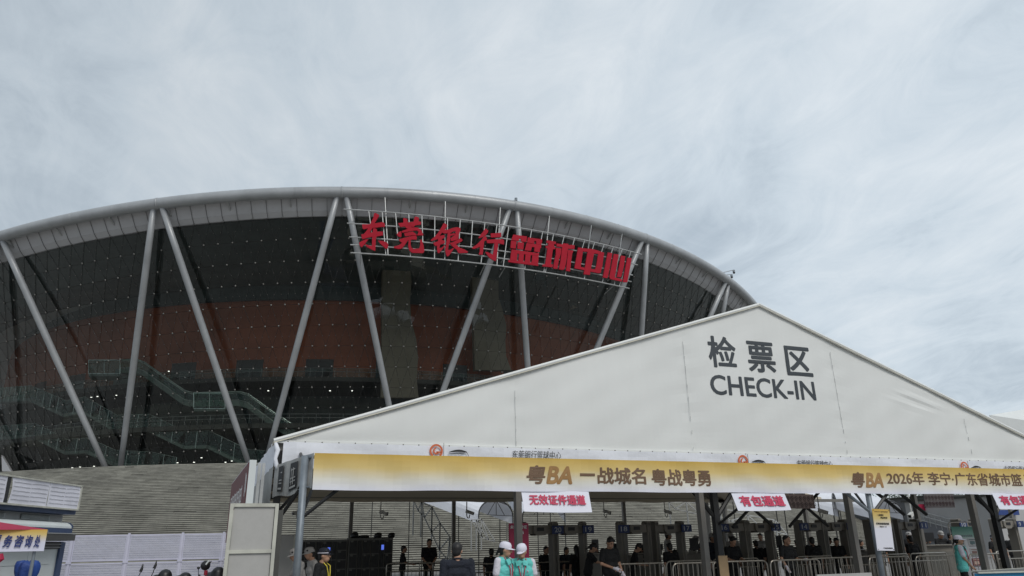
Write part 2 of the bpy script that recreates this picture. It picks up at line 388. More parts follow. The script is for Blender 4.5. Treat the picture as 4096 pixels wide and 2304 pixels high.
# side wall of the stair at the right end with a pale coping
m=MB(); cp=MB()
e1,e2=spos(TS1+.002,RS0+.6,0),spos(TS1+.002,RS1,0); tv=(spos(TS1+.006,80,0)-spos(TS1+.002,80,0))
m.add([e1,e2,e2+zz*10.2,e1+zz*.7,e1+tv,e2+tv,e2+tv+zz*10.2,e1+tv+zz*.7],[(0,1,2,3),(7,6,5,4),(0,3,7,4),(3,2,6,7),(2,1,5,6)])
m.build('parapet_wall',m_bldg,ST)
cp.slab(e1+zz*.72,e2+zz*10.22,e2+tv*1.2+zz*10.22,e1+tv*1.2+zz*.72,(0,0,.14)); cp.build('coping',m_white,ST)
# elevated forecourt
m=MB(); n=80
for i in range(n):
    a=-1.7+3.2*i/n; b=-1.7+3.2*(i+1)/n
    m.quad(cyl(a,RS1+.05,9.44),cyl(b,RS1+.05,9.44),cyl(b,40,9.44),cyl(a,40,9.44))
for i in range(30):
    a=.5+.7*i/30; b=.5+.7*(i+1)/30; m.quad(spos(a,RS1+.05,9.43),spos(b,RS1+.05,9.43),cyl(b*1.0,60,9.43),cyl(a,60,9.43))
struct(m.build('forecourt',m_pave))
#@@ARENA
AR=thing('basketball_arena','huge round arena with silver ring beam, leaning V columns and dark cable net glass facade','arena',(AX,AY,9.44))
# ring beam in segments between column heads
RT=.575
NB=26
def ringpt(t): return cyl(t,RR,ringz(t))
for k in range(-8,18):
    ta,tb=T0+DT*k,T0+DT*(k+1)
    if k==17: tb=T0+DT*(-8)+2*math.pi
    m=MB(); m.tube([ringpt(ta+(tb-ta)*i/16) for i in range(17)],RT,28,cap=False); m.build('ring_beam',m_steel,AR,True)
for k in range(-2,8):
    t=T0+DT*k; d=(ringpt(t+.001)-ringpt(t-.001)).normalized()
    m=MB(); m.tube([ringpt(t)-d*.07,ringpt(t)+d*.07],RT+.03,28); m.build('ring_collar',m_steel,AR,True)
    # V columns
    top=ringpt(t)-Vector((0,0,RT*.75))
    for s in(-1,1):
        ft=cyl(t+s*DT*.5-s*.010-(.045 if (k==0 and s<0) else 0),RB,HB-.3); hd=cyl(t+s*.006,RR-.10,top.z)
        ax=(hd-ft)
        m=MB(); m.tube([ft+ax*i/6 for i in range(7)],[.25,.29,.32,.33,.33,.32,.29],20); m.build('column',m_steel,AR,True)
for k in range(0,7):
    m=MB()
    for f in (.25,.5,.75):
        t=T0+DT*(k+f); d=(ringpt(t+.001)-ringpt(t-.001)).normalized(); m=MB(); m.tube([ringpt(t)-d*.02,ringpt(t)+d*.02],RT+.012,28); m.build('weld_band',m_steel,AR,True)
# roof behind the ring (shallow dished shell)
m=MB(); rr_=[RR-.3,RR-6,RR-20,RR-45,.5]; nn=72
def rz(t,i): return [ringz(t)+.15,ringz(t)-.1,30.6+(ringz(t)-30.6)*.6,30.2,30.4][i]
P=[[cyl(2*math.pi*j/nn,rr_[i],rz(2*math.pi*j/nn,i)) for j in range(nn)] for i in range(5)]
for i in range(4):
    for j in range(nn): m.quad(P[i][j],P[i][(j+1)%nn],P[i+1][(j+1)%nn],P[i+1][j])
m.build('roof',m_soffit,AR,True)
# facade geometry
NC,NR=12,12     # nodes per bay, rows
RG0,RG1,ZG0=61.9,72.9,9.5
TA,TB=-1.95,1.3
BAY0,BAY1=-3,6  # bays that are built in full
def gz1(t): return ringz(t)-1.75
def fac(t,v,off=0):  # v: 0 base .. 1 top
    z1=gz1(t); r=RG0+(RG1-RG0)*v-.9*math.sin(math.pi*v)*.6; return cyl(t,r+off,ZG0+(z1-ZG0)*v)
# soffit between ring and glass: inner strip and outer panels
cols=[T0+DT*(BAY0+i/NC) for i in range((BAY1-BAY0)*NC+1)]
for i in range(len(cols)-1):
    a,b=cols[i]+.00012,cols[i+1]-.00012
    za,zb=ringz(a),ringz(b)
    m=MB()
    m.slab(cyl(a,RR-.45,za-.15),cyl(b,RR-.45,zb-.15),cyl(b,RG1+.55,gz1(b)+.42),cyl(a,RG1+.55,gz1(a)+.42),(0,0,.04))
    m.slab(cyl(a,RG1+.55,gz1(a)+.41),cyl(b,RG1+.55,gz1(b)+.41),cyl(b,RG1-.02,gz1(b)-.02),cyl(a,RG1-.02,gz1(a)-.02),(0,0.03,.03))
    m.build('soffit_panel',m_soffit,AR)
m=MB()
for i in range(0,len(cols)-1):
    t=cols[i]; m.bar(cyl(t,RR-.42,ringz(t)-.25),cyl(t,RG1+.55,gz1(t)+.36),.022,.03)
    m.bar(cyl(t,RG1+.55,gz1(t)+.36),cyl(t,RG1+.03,gz1(t)-.05),.022,.03)
o=m.build('cable_hanger',m_cable,AR,kind='stuff')
for i in range(0,len(cols)-1,4):
    t=cols[i]+.6*DT/NC; A_=cyl(t,RR-.1,ringz(t)-.62); B_=cyl(t,RG1+.2,gz1(t)+.25)
    B_=A_.lerp(B_,.62)+zz*.2; m=MB(); m.slab(A_+Vector((-.06,0,.3)),A_+Vector((-.06,0,.05)),B_+Vector((-.06,0,-.05)),B_+Vector((-.06,0,.05)),(.12,0,0)); m.build('bracket',m_steel2,AR)
# nodes, cables, panes
nodes=MB(); small=MB(); cab=MB()
def nodeT(i,row): return T0+DT*(BAY0+(i+(.5 if row%2 else 0))/NC)
NI=(BAY1-BAY0)*NC
def disc(mb,P,t,r,n=6):
    nrm=Vector((math.sin(t),-math.cos(t),-.42)).normalized(); a=nrm.cross(zz).normalized(); b=a.cross(nrm)
    rim=[P+(a*math.cos(2*math.pi*k/n)+b*math.sin(2*math.pi*k/n))*r for k in range(n)]; tip=P+nrm*r*.7; back=[p-nrm*.04 for p in rim]
    mb.add([tip]+rim+back,[(0,1+k,1+(k+1)%n) for k in range(n)]+[(1+k,1+n+k,1+n+(k+1)%n,1+(k+1)%n) for k in range(n)])
for row in range(0,NR+1):
    v=row/NR
    pts=[]
    for i in range(NI+1):
        t=nodeT(i,NR-row); pts.append(fac(t,v,.05))
        disc(nodes,fac(t,v,.12),t,.085,8)
        if row<NR:
            for s in(-.25,.25):
                tt=t+s*DT/NC; disc(small,fac(tt,v+.5/NR,.09),tt,.030,5)
    if row%1==0: cab.tube(pts,.018,3,cap=False)
    if row<NR:
        for i in range(NI+1):
            t=nodeT(i,NR-row)
            for s in(-.5,.5):
                cab.bar(fac(t,v,.05),fac(t+s*DT/NC,v+1/NR,.05),.022)
nodes.build('cable_clamp',m_node,AR,True,'stuff'); small.build('pane_clip',m_node,AR,False,'stuff'); cab.build('cable_net',m_cable,AR,False,'stuff')
panes=[]
for row in range(NR):
    v0,v1=row/NR,(row+1)/NR
    for i in range(NI):
        ta,tb=nodeT(i,NR-row),nodeT(i+1,NR-row)
        tm=(ta+tb)/2
        panes.append((ta,tb,tm,v0,v1,1)); 
        tc_,td=tm-DT/NC,tm
        panes.append((tc_,td,ta,v1,v0,0))
def pane(p):
    ta,tb,tm,va,vb,k=p; g_=.012; A_,B_,C_=fac(ta,va),fac(tb,va),fac(tm,vb); c=(A_+B_+C_)/3
    out=[]
    for q in(A_,B_,C_):
        d=(c-q).normalized(); out.append(q+d*g_+Vector((math.sin(tm),-math.cos(tm),0))*random.uniform(-.02,.02))
    return out
panes.sort(key=lambda p:((fac(p[2],(p[3]+p[4])/2)-CAM).length if -.45<p[2]<.35 and p[3]>.35 else 1e3))
rest=MB()
for i,p in enumerate(panes):
    q=pane(p); n_=Vector((math.sin(p[2]),-math.cos(p[2]),0))*.024
    if i<290:
        m=MB(); m.add(q,[(0,1,2)]); m.build('glass_pane',m_glass,AR)
    else: rest.add(q,[(0,1,2)])
rest.build('glass_skin',m_glass,AR,False,'stuff')
# interior: drum wall, slabs, doors, back wall
def ringwall(r,z0,z1,ta,tb,n,name,mt,parent=AR,thick=.3):
    m=MB()
    for i in range(n):
        a,b=ta+(tb-ta)*i/n,ta+(tb-ta)*(i+1)/n
        m.quad(cyl(a,r,z0),cyl(b,r,z0),cyl(b,r,z1),cyl(a,r,z1))
        m.quad(cyl(a,r-thick,z0),cyl(a,r,z0),cyl(a,r,z1),cyl(a,r-thick,z1))
    return m.build(name,mt,parent)
def ringslab(r0,r1,z,th,ta,tb,n,name,mt):
    m=MB()
    for i in range(n):
        a,b=ta+(tb-ta)*i/n,ta+(tb-ta)*(i+1)/n
        m.quad(cyl(a,r1,z-th),cyl(b,r1,z-th),cyl(b,r1,z),cyl(a,r1,z)); m.quad(cyl(a,r1,z),cyl(b,r1,z),cyl(b,r0,z),cyl(a,r0,z)); m.quad(cyl(b,r1,z-th),cyl(a,r1,z-th),cyl(a,r0,z-th),cyl(b,r0,z-th))
    return m.build(name,mt,AR)
ringwall(57,22.4,29.6,TA,TB,60,'drum_wall',m_drum)
ringwall(57.6,29.5,39,TA,TB,60,'upper_wall',m_dark)
ringwall(50,9.4,22.6,TA,TB,50,'inner_wall',m_dark)
m=MB()
for i in range(60):
    a,b=TA+(TB-TA)*i/60,TA+(TB-TA)*(i+1)/60
    m.quad(cyl(a,RG1-.15,gz1(a)-.05),cyl(b,RG1-.15,gz1(b)-.05),cyl(b,66,gz1(b)-.9),cyl(a,66,gz1(a)-.9)); m.quad(cyl(a,66,gz1(a)-.9),cyl(b,66,gz1(b)-.9),cyl(b,57.5,31.2),cyl(a,57.5,31.2))
m.build('ceiling',m_dark,AR)
# red wall between door openings on the upper gallery
t=TA
k=0
while t<TB:
    w=.085 if k%2 else .055
    if k%2==0: pass
    else: ringwall(57,20.0,22.4,t,min(t+w,TB),3,'wall_pier',m_drum)
    t+=w; k+=1
ringslab(50,58.6,20.0,.5,TA,TB,60,'gallery_floor',m_darkf)
ringslab(50,61.0,14.4,.5,TA,TB,60,'gallery_floor',m_darkf)
ringslab(45,62.0,9.46,.1,TA,TB,60,'lobby_floor',m_darkf)
m=MB()
for zr,rr2 in((21.0,58.5),(20.6,58.5),(15.4,60.8),(15.0,60.8)):
    m.tube([cyl(TA+(TB-TA)*i/70,rr2,zr) for i in range(71)],.03,4)
for i in range(140):
    t=TA+(TB-TA)*i/140; m.bar(cyl(t,58.5,20),cyl(t,58.5,21),.03); m.bar(cyl(t,60.8,14.4),cyl(t,60.8,15.4),.03)
m.build('gallery_railing',m_steel2,AR,False)
m=MB()
for i in range(80):
    a=TA+(TB-TA)*i/80;b=TA+(TB-TA)*(i+1)/80; m.quad(cyl(a+.0003,58.45,20.05),cyl(b-.0003,58.45,20.05),cyl(b-.0003,58.45,20.95),cyl(a+.0003,58.45,20.95))
m.build('gallery_balustrade',m_green,AR)
# added pale slabs behind the glass, standing in for reflected buildings
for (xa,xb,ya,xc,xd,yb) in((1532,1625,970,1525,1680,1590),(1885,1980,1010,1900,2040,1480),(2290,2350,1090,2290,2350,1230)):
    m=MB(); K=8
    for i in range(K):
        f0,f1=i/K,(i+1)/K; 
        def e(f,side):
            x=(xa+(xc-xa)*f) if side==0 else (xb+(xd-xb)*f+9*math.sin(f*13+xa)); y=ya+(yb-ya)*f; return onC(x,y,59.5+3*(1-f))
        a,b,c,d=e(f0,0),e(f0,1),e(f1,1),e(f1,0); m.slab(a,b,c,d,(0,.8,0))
    m.build('building_reflection',m_bldgrefl,AR)
# escalator run and zigzag glass stairs behind the facade
def onI(x,y,r=60.5): return onC(x,y,r)
def belt(th,pts,h,depth,part,mt,r=60.5,dz=0):
    m=MB(); P=[onI(x,y,r)+zz*dz for x,y in pts]
    for a,b in zip(P[:-1],P[1:]):
        na=Vector((a.x-AX,a.y-AY,0)).normalized()*-depth; 
        m.slab(a,b,b+zz*h,a+zz*h,na)
    return m.build(part,mt,th)
path=[(480,1470),(545,1470),(575,1482),(700,1572),(735,1596),(765,1604),(905,1602),(955,1600),(990,1610),(1100,1690),(1160,1728),(1230,1745)]
base=onI(1160,1728); ES=thing('escalator','long green glazed escalator descending to the right behind the facade','escalator',base)
belt(ES,path,.9,.05,'glass_balustrade',m_green)
belt(ES,path,.55,1.6,'truss_cladding',m_escal,dz=-.62)
m=MB(); P=[onI(x,y)+zz*.93 for x,y in path]; m.tube(P,.075,6); m.tube([p-zz*.16 for p in P],.035,5); m.tube([p-zz*.93 for p in P],.04,5); m.build('handrail',m_rail,ES)
def landing(x0,x1,y0,y1,label,r=61.2):
    A_,B_,C_,D_=onI(x0,y1,r),onI(x1,y1,r),onI(x1,y0,r),onI(x0,y0,r); T=thing('stair_landing',label,'stair landing',A_)
    m=MB(); m.slab(A_,B_,C_,D_,(0,.06,0)); m.build('glass_panel',m_green,T)
    m=MB()
    for p,q in((A_,B_),(B_,C_),(C_,D_),(D_,A_)): m.bar(p,q,.07)
    m.bar(A_.lerp(B_,.5),D_.lerp(C_,.5),.04); m.build('frame',m_rail,T)
    m=MB(); m.slab(A_+Vector((0,.1,0)),B_+Vector((0,.1,0)),B_+Vector((0,2.2,0)),A_+Vector((0,2.2,0)),(0,0,-.25)); m.build('floor',m_escal,T)
landing(355,480,1440,1495,'upper glass landing box at the head of the escalator')
landing(775,900,1572,1635,'lower glass landing box midway along the escalator')
def zig(label,pts,r=60.6,h=1.5):
    base=onI(*pts[-1],r); T=thing('glass_stair',label,'glass stair',base)
    belt(T,pts,h,.05,'glass_balustrade',m_green,r); belt(T,pts,.35,1.5,'stair_deck',m_escal,r,dz=-.36)
    P=[onI(x,y,r) for x,y in pts]; m=MB(); m.tube([p+zz*h for p in P],.03,5)
    for a,b in zip(P[:-1],P[1:]):
        n_=max(1,int((b-a).length/1.3))
        for i in range(n_+1): q=a.lerp(b,i/n_); m.bar(q-zz*.3,q+zz*h,.04)
    m.build('rail_posts',m_rail,T)
zig('long zigzag glass stair crossing behind the two left columns',[(-40,1600),(115,1592),(255,1655),(330,1640),(460,1715),(590,1712),(735,1782),(830,1780),(985,1855),(1060,1862)])
zig('lowest zigzag glass stair just above the stone steps at left',[(-40,1750),(30,1745),(130,1738),(260,1805),(345,1800),(455,1850),(600,1858),(700,1880)],60.9,1.3)
# downlights in the lobby
for x,y in((130,1884),(145,1881),(206,1878),(289,1872),(320,1869),(376,1866),(710,1852),(776,1850),(902,1850),(927,1845),(806,1832),(365,1590),(390,1587),(465,1582),(880,1480),(675,1486),(1073,1564),(1320,1564),(1408,1564)):
    P_=onI(x,y,60.0); m=MB(); m.tube([P_,P_+zz*.05],.09,8); m.build('downlight',m_dl,AR)
m=MB(); p0=[onC(x,y,64.5) for x,y in((8,1885),(6,1820),(44,1885))]
m.add(p0+[q+Vector((0,1,0)) for q in p0],[(0,1,2),(5,4,3),(0,3,4,1),(1,4,5,2),(2,5,3,0)]); m.build('metal_fin',m_soffit,AR)
# ---- arena name sign: rails, uprights, letters
RSG=75.45
def sg(x,y): return onC(x,y,RSG)
rails=[((1375,837),(2566,1018)),((1388,893),(2550,1060)),((1397,948),(2531,1101)),((1401,979),(2525,1127)),((1402,1011),(2517,1154))]
SG=thing('arena_sign','red rooftop lettering on a steel grid hung in front of the columns','sign',sg(1960,950))
RL=[]
for a,b in rails:
    A_,B_=sg(*a),sg(*b); ta,tb=tang(A_),tang(B_); f=lambda s,A_=A_,B_=B_,ta=ta,tb=tb: cyl(ta+(tb-ta)*s,RSG,A_.z+(B_.z-A_.z)*s)
    RL.append(f); m=MB(); m.tube([f(i/24) for i in range(25)],.065,6); m.build('rail',m_steel2,SG)
for i in range(24):
    s=.07+i*.92/24; bot=RL[4] if i%2 else RL[2]; m=MB(); m.bar(RL[0](s)+zz*.03,bot(s)-zz*.05,.075); m.build('upright',m_steel2,SG)
for s in(.115,.295,.47,.64,.80,.93):
    p=RL[0](s); t=tang(p); m=MB(); m.bar(RL[4](s),cyl(t,RR+.2,ringz(t)-.5),.08); m.build('hanger',m_steel2,SG)
for s in(.03,.43,.50,.93):
    for f in RL[::2]:
        p=f(s); t=tang(p); m=MB(); m.bar(p,cyl(t,RSG-1.8,p.z-.5),.06); m.build('stay',m_steel2,SG)
# letters are cut metal shapes with brush strokes, one flat plate each (stroke outlines measured on four enlargements: scale, origin)
GA,GB,GC,GD=(7.627,1420,840),(7.576,1700,880),(8.05,2020,920),(7.625,2280,970)
GL=[
(GA,[[585,100,640,92,740,155,720,200,600,400,540,545,440,695,330,740,265,740,360,620,400,560,470,410,560,230],[215,435,460,430,660,395,840,365,900,400,915,460,910,515,800,510,560,545,380,560,270,585,235,560],[190,745,440,690,700,655,855,655,850,770,660,800,420,830,310,865,235,888,205,850],[550,555,620,555,670,590,665,780,640,880,620,1240,580,1235,450,1170,360,1120,300,1030,400,1070,515,1090,520,900,540,700],[410,890,300,1030,205,1135,150,1090,120,1000,200,950,320,895],[700,925,870,945,980,990,1015,1050,1000,1160,940,1180,880,1120,760,1010]]),
(GA,[[1320,400,1480,385,1780,360,1980,345,2025,370,2015,445,1900,455,1780,470,1380,515,1340,450],[1470,260,1490,235,1600,270,1605,400,1620,540,1570,560,1520,500,1480,400],[1820,210,1870,195,1950,235,1955,290,1900,400,1780,525,1700,490,1780,380],[1590,500,1700,470,1730,530,1900,530,1990,575,2050,660,2090,770,1960,770,1890,770,1920,720,1940,650,1890,620,1760,630,1560,670,1440,690,1420,640,1560,590,1600,580],[1400,640,1420,700,1415,820,1340,810,1270,750,1310,690],[1505,700,1760,655,1840,710,1890,770,1760,765,1540,800,1510,760],[1340,890,1560,830,1780,780,1870,785,1890,840,1880,900,1760,895,1600,930,1430,990,1370,950],[1480,960,1620,920,1580,980,1500,1090,1440,1165,1340,1185,1190,1155,1190,1110,1340,1070,1420,1010],[1640,920,1705,900,1700,1060,1720,1140,1790,1180,1960,1170,1990,1080,1990,900,2040,905,2090,1060,2120,1250,2080,1310,1740,1300,1660,1230,1625,1100]]),
(GB,[[555,110,600,95,680,160,675,190,600,290,520,375,440,480,400,560,350,590,190,635,175,600,280,520,400,380,480,250],[510,370,600,295,690,290,700,330,680,400,600,405,560,400],[380,500,440,480,580,450,600,490,590,540,500,580,530,610,600,620,600,700,540,720,320,785,290,760,250,690,340,660,400,640,390,560],[370,740,460,740,435,850,500,840,600,750,600,800,520,900,420,1005,380,970,365,850],[700,290,760,300,770,500,760,640,720,760,700,900,760,900,850,850,880,860,820,950,740,1060,680,1105,640,1050,615,920,640,720,680,500],[700,290,830,240,960,215,1060,230,1085,275,1040,400,1010,560,960,600,800,640,770,560,860,480,920,440,930,330,860,340,760,400],[740,420,900,395,920,440,780,480],[760,710,900,640,1080,540,1140,600,1130,635,1000,700,880,740,790,740],[740,690,860,670,940,730,1060,840,1200,890,1310,960,1280,990,1040,1000,1000,975,970,900,840,800]]),
(GB,[[1820,265,1850,260,1925,330,1910,370,1840,460,1740,520,1640,550,1620,530,1680,450,1760,350],[1790,500,1840,480,1880,570,1860,610,1790,640,1740,760,1640,820,1500,870,1420,860,1440,825,1560,750,1700,610],[1700,640,1800,620,1780,800,1750,1050,1640,1045,1635,1010,1660,960,1670,800],[1995,400,2120,400,2310,380,2315,500,2300,515,2000,525],[1860,600,2100,580,2360,580,2400,620,2395,740,2330,725,2230,700,1890,695],[2110,680,2220,690,2210,850,2180,1050,2165,1200,2140,1240,2060,1210,1960,1140,1860,1020,1830,965,1900,970,2060,1045,2090,900]]),
(GC,[[270,145,710,205,690,385,520,365,515,280,455,270,445,350,205,325],[740,235,1200,300,1195,380,1165,470,1010,450,1005,355,950,345,935,440,715,400],[200,340,375,365,345,600,180,575],[415,385,615,405,590,630,400,600],[700,415,1175,475,1165,580,1130,590,1120,715,945,690,955,550,870,540,840,665,640,650],[215,620,1100,745,1090,830,207,735],[205,700,405,735,385,985,170,960],[460,740,615,765,595,1005,440,985],[670,775,830,800,810,1035,645,1010],[885,805,1090,820,1070,1070,865,1045],[115,960,385,980,645,1010,1070,1060,1080,1150,115,1025]]),
(GC,[[1345,325,1645,375,1640,455,1575,455,1590,530,1620,560,1620,610,1545,620,1520,780,1480,1100,1540,1110,1530,1195,1205,1170,1220,1100,1300,1100,1370,600,1310,560,1320,510,1395,500,1400,425,1340,410],[1665,430,1860,460,1880,430,2030,440,2045,470,2085,490,2120,475,2245,490,2240,610,2030,600,1990,900,1930,1230,1880,1285,1740,1265,1790,1000,1845,550,1660,520],[1645,570,1815,590,1810,740,1740,950,1690,1250,1555,1235,1600,950,1640,800],[2030,640,2210,660,2170,760,2140,950,2100,1330,1970,1310,2000,1000,2025,800]]),
(GD,[[250,150,400,170,395,270,330,740,450,770,440,840,140,785,210,400],[395,170,560,190,760,215,1045,310,1030,360,860,345,745,330,545,285,395,270],[560,180,745,210,740,330,640,800,610,985,420,965,460,760,540,290],[860,290,1045,315,990,700,940,920,890,935,630,885,640,800,770,820,810,700,865,350]]),
(GD,[[1160,300,1290,325,1230,700,1150,1075,1110,1085,1010,1060,1060,800],[1345,345,1490,370,1430,700,1370,1060,1590,1120,1580,1190,1230,1110,1205,1050,1270,700],[1560,395,1690,420,1640,750,1560,1060,1435,1045,1500,750],[1760,455,1885,480,1830,800,1750,1210,1620,1205,1680,850]])]
for (sc_g,gx,gy),strokes in GL:
    pts=[[(gx+p[i]/sc_g,gy+p[i+1]/sc_g) for i in range(0,len(p),2)] for p in strokes]
    xs=[q[0] for p in pts for q in p]; ys=[q[1] for p in pts for q in p]
    c=onC((min(xs)+max(xs))/2,(min(ys)+max(ys))/2,RSG+.3); t=tang(c); nrm=Vector((math.sin(t),-math.cos(t),0)); m=MB()
    for k,p in enumerate(pts):
        V=[]
        for x,y in p:
            r=ray(x,y); V.append(CAM+r*((c-CAM).dot(nrm)/r.dot(nrm))-nrm*.003*k)
        n=len(V); m.add(V+[v-nrm*.12 for v in V],[tuple(range(n))[::-1],tuple(range(n,2*n))]+[(i,(i+1)%n,n+(i+1)%n,n+i) for i in range(n)])
    m.build('character',m_red,SG)
# cameras on the ring
def ringcam(x,y,rx,label):
    P_=onC(x,y,RR); t=tang(P_); top=ringpt(t)+zz*RT
    T=thing('security_camera',label,'camera',top,'cameras on the ring beam')
    tip=onC(rx[0],rx[1],RR)
    m=MB(); m.tube([top,tip.lerp(top,.15)+zz*.1,tip],.06,6); m.build('arm',m_steel,T)
    m=MB(); m.tube([tip+zz*.1,tip-zz*.22],.16,8); m.build('housing',m_galv,T); m=MB(); m.ball(tip-zz*.28,.17); m.build('dome',m_black,T,True)
ringcam(2056,812,(2064,796),'small dome camera on the ring beam above the middle column pair')
ringcam(2888,1096,(2935,1083),'upper long armed camera on the falling right part of the ring')
ringcam(2900,1106,(2926,1101),'lower long armed camera on the falling right part of the ring')
#@@TENT
YF,YB=14.3,31.0; XL,XR,XA=.62,22.4,12.02; ZE,ZA=3.47,7.2
TN=thing('check_in_tent','large white gabled marquee with CHECK-IN lettering on its front','tent',(XA,YF,0))
def roofz(x): return ZE+(ZA-ZE)*(x-XL)/(XA-XL) if x<XA else ZA-(ZA-ZE)*(x-XA)/(XR-XA)
seams=[XL,5.36,9.66,14.1,18.35,XR]
def gsurf(x,z):
    x=min(max(x,XL+.001),XR-.001); a,b=[(p,q) for p,q in zip(seams[:-1],seams[1:]) if p<=x<=q][0]; j=(z-ZE)/max(roofz(x)-ZE,.05)
    u=(x-a)/(b-a); w=.03*math.sin(math.pi*u)*math.sin(math.pi*min(max(j,0),1))+.010*math.sin(1.9*x+1.3*z)+.006*math.sin(5*x-7*z)*math.sin(.7*x+2*z)
    e=min(u,1-u)*(b-a); w+=.005*math.exp(-e/.25)*math.sin(z*14)
    for (px_,pz,sg_) in((17.0,4.9,1),(16.6,5.05,-1),(21.2,4.0,1)):
        dx,dz=x-px_,z-pz; w+=.016*math.exp(-(dx*dx/.35+dz*dz/.03))*math.sin(dx*5+dz*24)
    return YF-w
for a,b in zip(seams[:-1],seams[1:]):
    m=MB(); n=40; kz=26
    xs=[a+(b-a)*i/n for i in range(n+1)]
    if a<XA<b: xs=sorted(set([x for x in xs if abs(x-XA)>.06]+[XA]))
    def P_(x,j,a=a,b=b):
        z1=roofz(x); z=ZE+(z1-ZE)*j/kz
        return Vector((x,gsurf(x,z),z))
    for i in range(len(xs)-1):
        for j in range(kz):
            x0,x1=xs[i],xs[i+1]; m.quad(P_(x0,j),P_(x1,j),P_(x1,j+1),P_(x0,j+1))
    m.build('gable_panel',m_tent,TN,True)
for x in seams[1:-1]:
    m=MB(); z=ZE+.25*random.random(); top=roofz(x)-.35
    m.bar((x,YF-.02,ZE+.03 if x<6 else ZE+.7),(x,YF-.02,top),.008,.006)
    while z<top:
        m.bar((x+.0,YF-.024,z),(x+.006,YF-.024,z+random.uniform(.04,.12)),.012,.008); z+=random.uniform(.22,.42)
    m.build('lacing_seam',m_seamc,TN)
# hem with eyelets along the gable foot
m=MB(); m.box(((XL+XR)/2,YF-.02,ZE-.01),(XR-XL,.05,.05)); m.build('gable_hem',m_tent,TN)
m=MB(); x=XL+.2
while x<XR: m.box((x,YF-.050,ZE-.005),(.02,.008,.018)); x+=.31
m.build('eyelet',m_dgrey,TN,False,'stuff')
# roof sheets
for (x0,z0,x1,z1) in((XL-.05,ZE-.02,XA,ZA),(XA,ZA,XR+.05,ZE-.02)):
    for j in range(3):
        ya=YF+(YB-YF)*j/3-(.05 if j==0 else 0); yb=YF+(YB-YF)*(j+1)/3-.02; m=MB()
        m.slab((x0,ya,z0),(x1,ya,z1),(x1,yb,z1),(x0,yb,z0),(0,0,.05)); m.build('roof_panel',m_tentroof,TN)
    m=MB(); m.slab((x0,YF-.08,z0-.02),(x1,YF-.08,z1-.02),(x1,YF-.02,z1-.02),(x0,YF-.02,z0-.02),(0,0,.018)); m.build('edge_trim',m_trim,TN)
    m=MB(); m.tube([(x0,YF-.05,z0+.02),((x0+x1)/2,YF-.05,(z0+z1)/2+.02),(x1,YF-.05,z1+.02)],.045,6); m.build('roof_edge_beading',m_tent,TN)
# frame: rafters, eaves beams, posts
for j in range(4):
    y=YF+.15+(YB-YF-.3)*j/3
    for (x0,z0,x1,z1) in((XL+.1,ZE-.12,XA,ZA-.15),(XA,ZA-.15,XR-.1,ZE-.12)):
        m=MB(); m.bar((x0,y,z0),(x1,y,z1),.1,.2); m.build('rafter',m_alu,TN)
    for x in(XL+.1,XR-.1): m=MB(); m.box((x,y,1.7),(.12,.16,3.4)); m.build('post',m_blackst if x<2 else m_alu,TN)
for x in(5.42,9.78,14.0,18.1): m=MB(); m.box((x,YF+.12,1.72),(.12,.16,3.44)); m.build('post',m_alu,TN)
for x in(4.45,8.72,16.8,21.3): m=MB(); m.box((x,YB-.12,1.7),(.14,.14,3.4)); m.build('post',m_alu,TN)
m=MB(); m.box(((XL+XR)/2,YF+.12,3.38),(XR-XL,.12,.14)); m.build('front_beam',m_alu,TN)
m=MB(); m.box(((XL+XR)/2+4,YB-.12,3.46),(XR-XL+8,.14,.14)); m.build('rear_beam',m_alu,TN)
# rear gable cloth hanging above the beam
m=MB(); m.add([(XL,YB,3.5),(XR+6,YB,3.5),(XR+6,YB,3.62),(XA,YB,ZA),(XL,YB,3.62)],[(0,1,2,3,4)]); m.build('rear_gable',m_tentroof,TN)
m=MB(); n=40
for i in range(n):
    x0=XL+(XR-XL)*i/n; x1=XL+(XR-XL)*(i+1)/n; s=lambda x:3.36+.02*math.sin(x*2.3)
    m.quad((x0,YB-.2,s(x0)),(x1,YB-.2,s(x1)),(x1,YB-.2,3.5),(x0,YB-.2,3.5))
m.build('rear_valance',m_tentroof,TN)
for k in range(1,4):
    for sx in(-1,1):
        x=XA+sx*(XA-XL)*k/4*.97; z=roofz(x)-.2; m=MB(); m.box((x,(YF+YB)/2,z),(.08,YB-YF-.4,.08)); m.build('purlin',m_alu,TN)
# left side cloth, grubby and tied up
m=MB(); n=16
for i in range(n):
    def sp(f,z): return Vector((XL-.02-.22*f+.015*math.sin(f*40),YF+.02+5.5*f,z))
    f0,f1=i/n,(i+1)/n
    m.quad(sp(f0,3.02),sp(f1,3.02),sp(f1,3.5),sp(f0,3.5))
m.build('side_valance',m_valance,TN,True)
m=MB()
for i in range(n):
    f0,f1=i/n,(i+1)/n; m.quad(sp(f0,2.1-.1*math.sin(i)),sp(f1,2.1-.1*math.sin(i+1)),sp(f1,3.03),sp(f0,3.03))
m.build('side_wall_cloth',m_grubby,TN,True)
m=MB(); m.tube([(XL-.02,YF-.05,3.44),(XL+.03,YF-.08,3.3),(XL-.0,YF-.07,3.15),(XL+.03,YF-.08,3.02),(XL+.06,YF-.08,2.95)],[.03,.045,.035,.04,.02],8); m.build('gathered_corner_cloth',m_valance,TN,True)
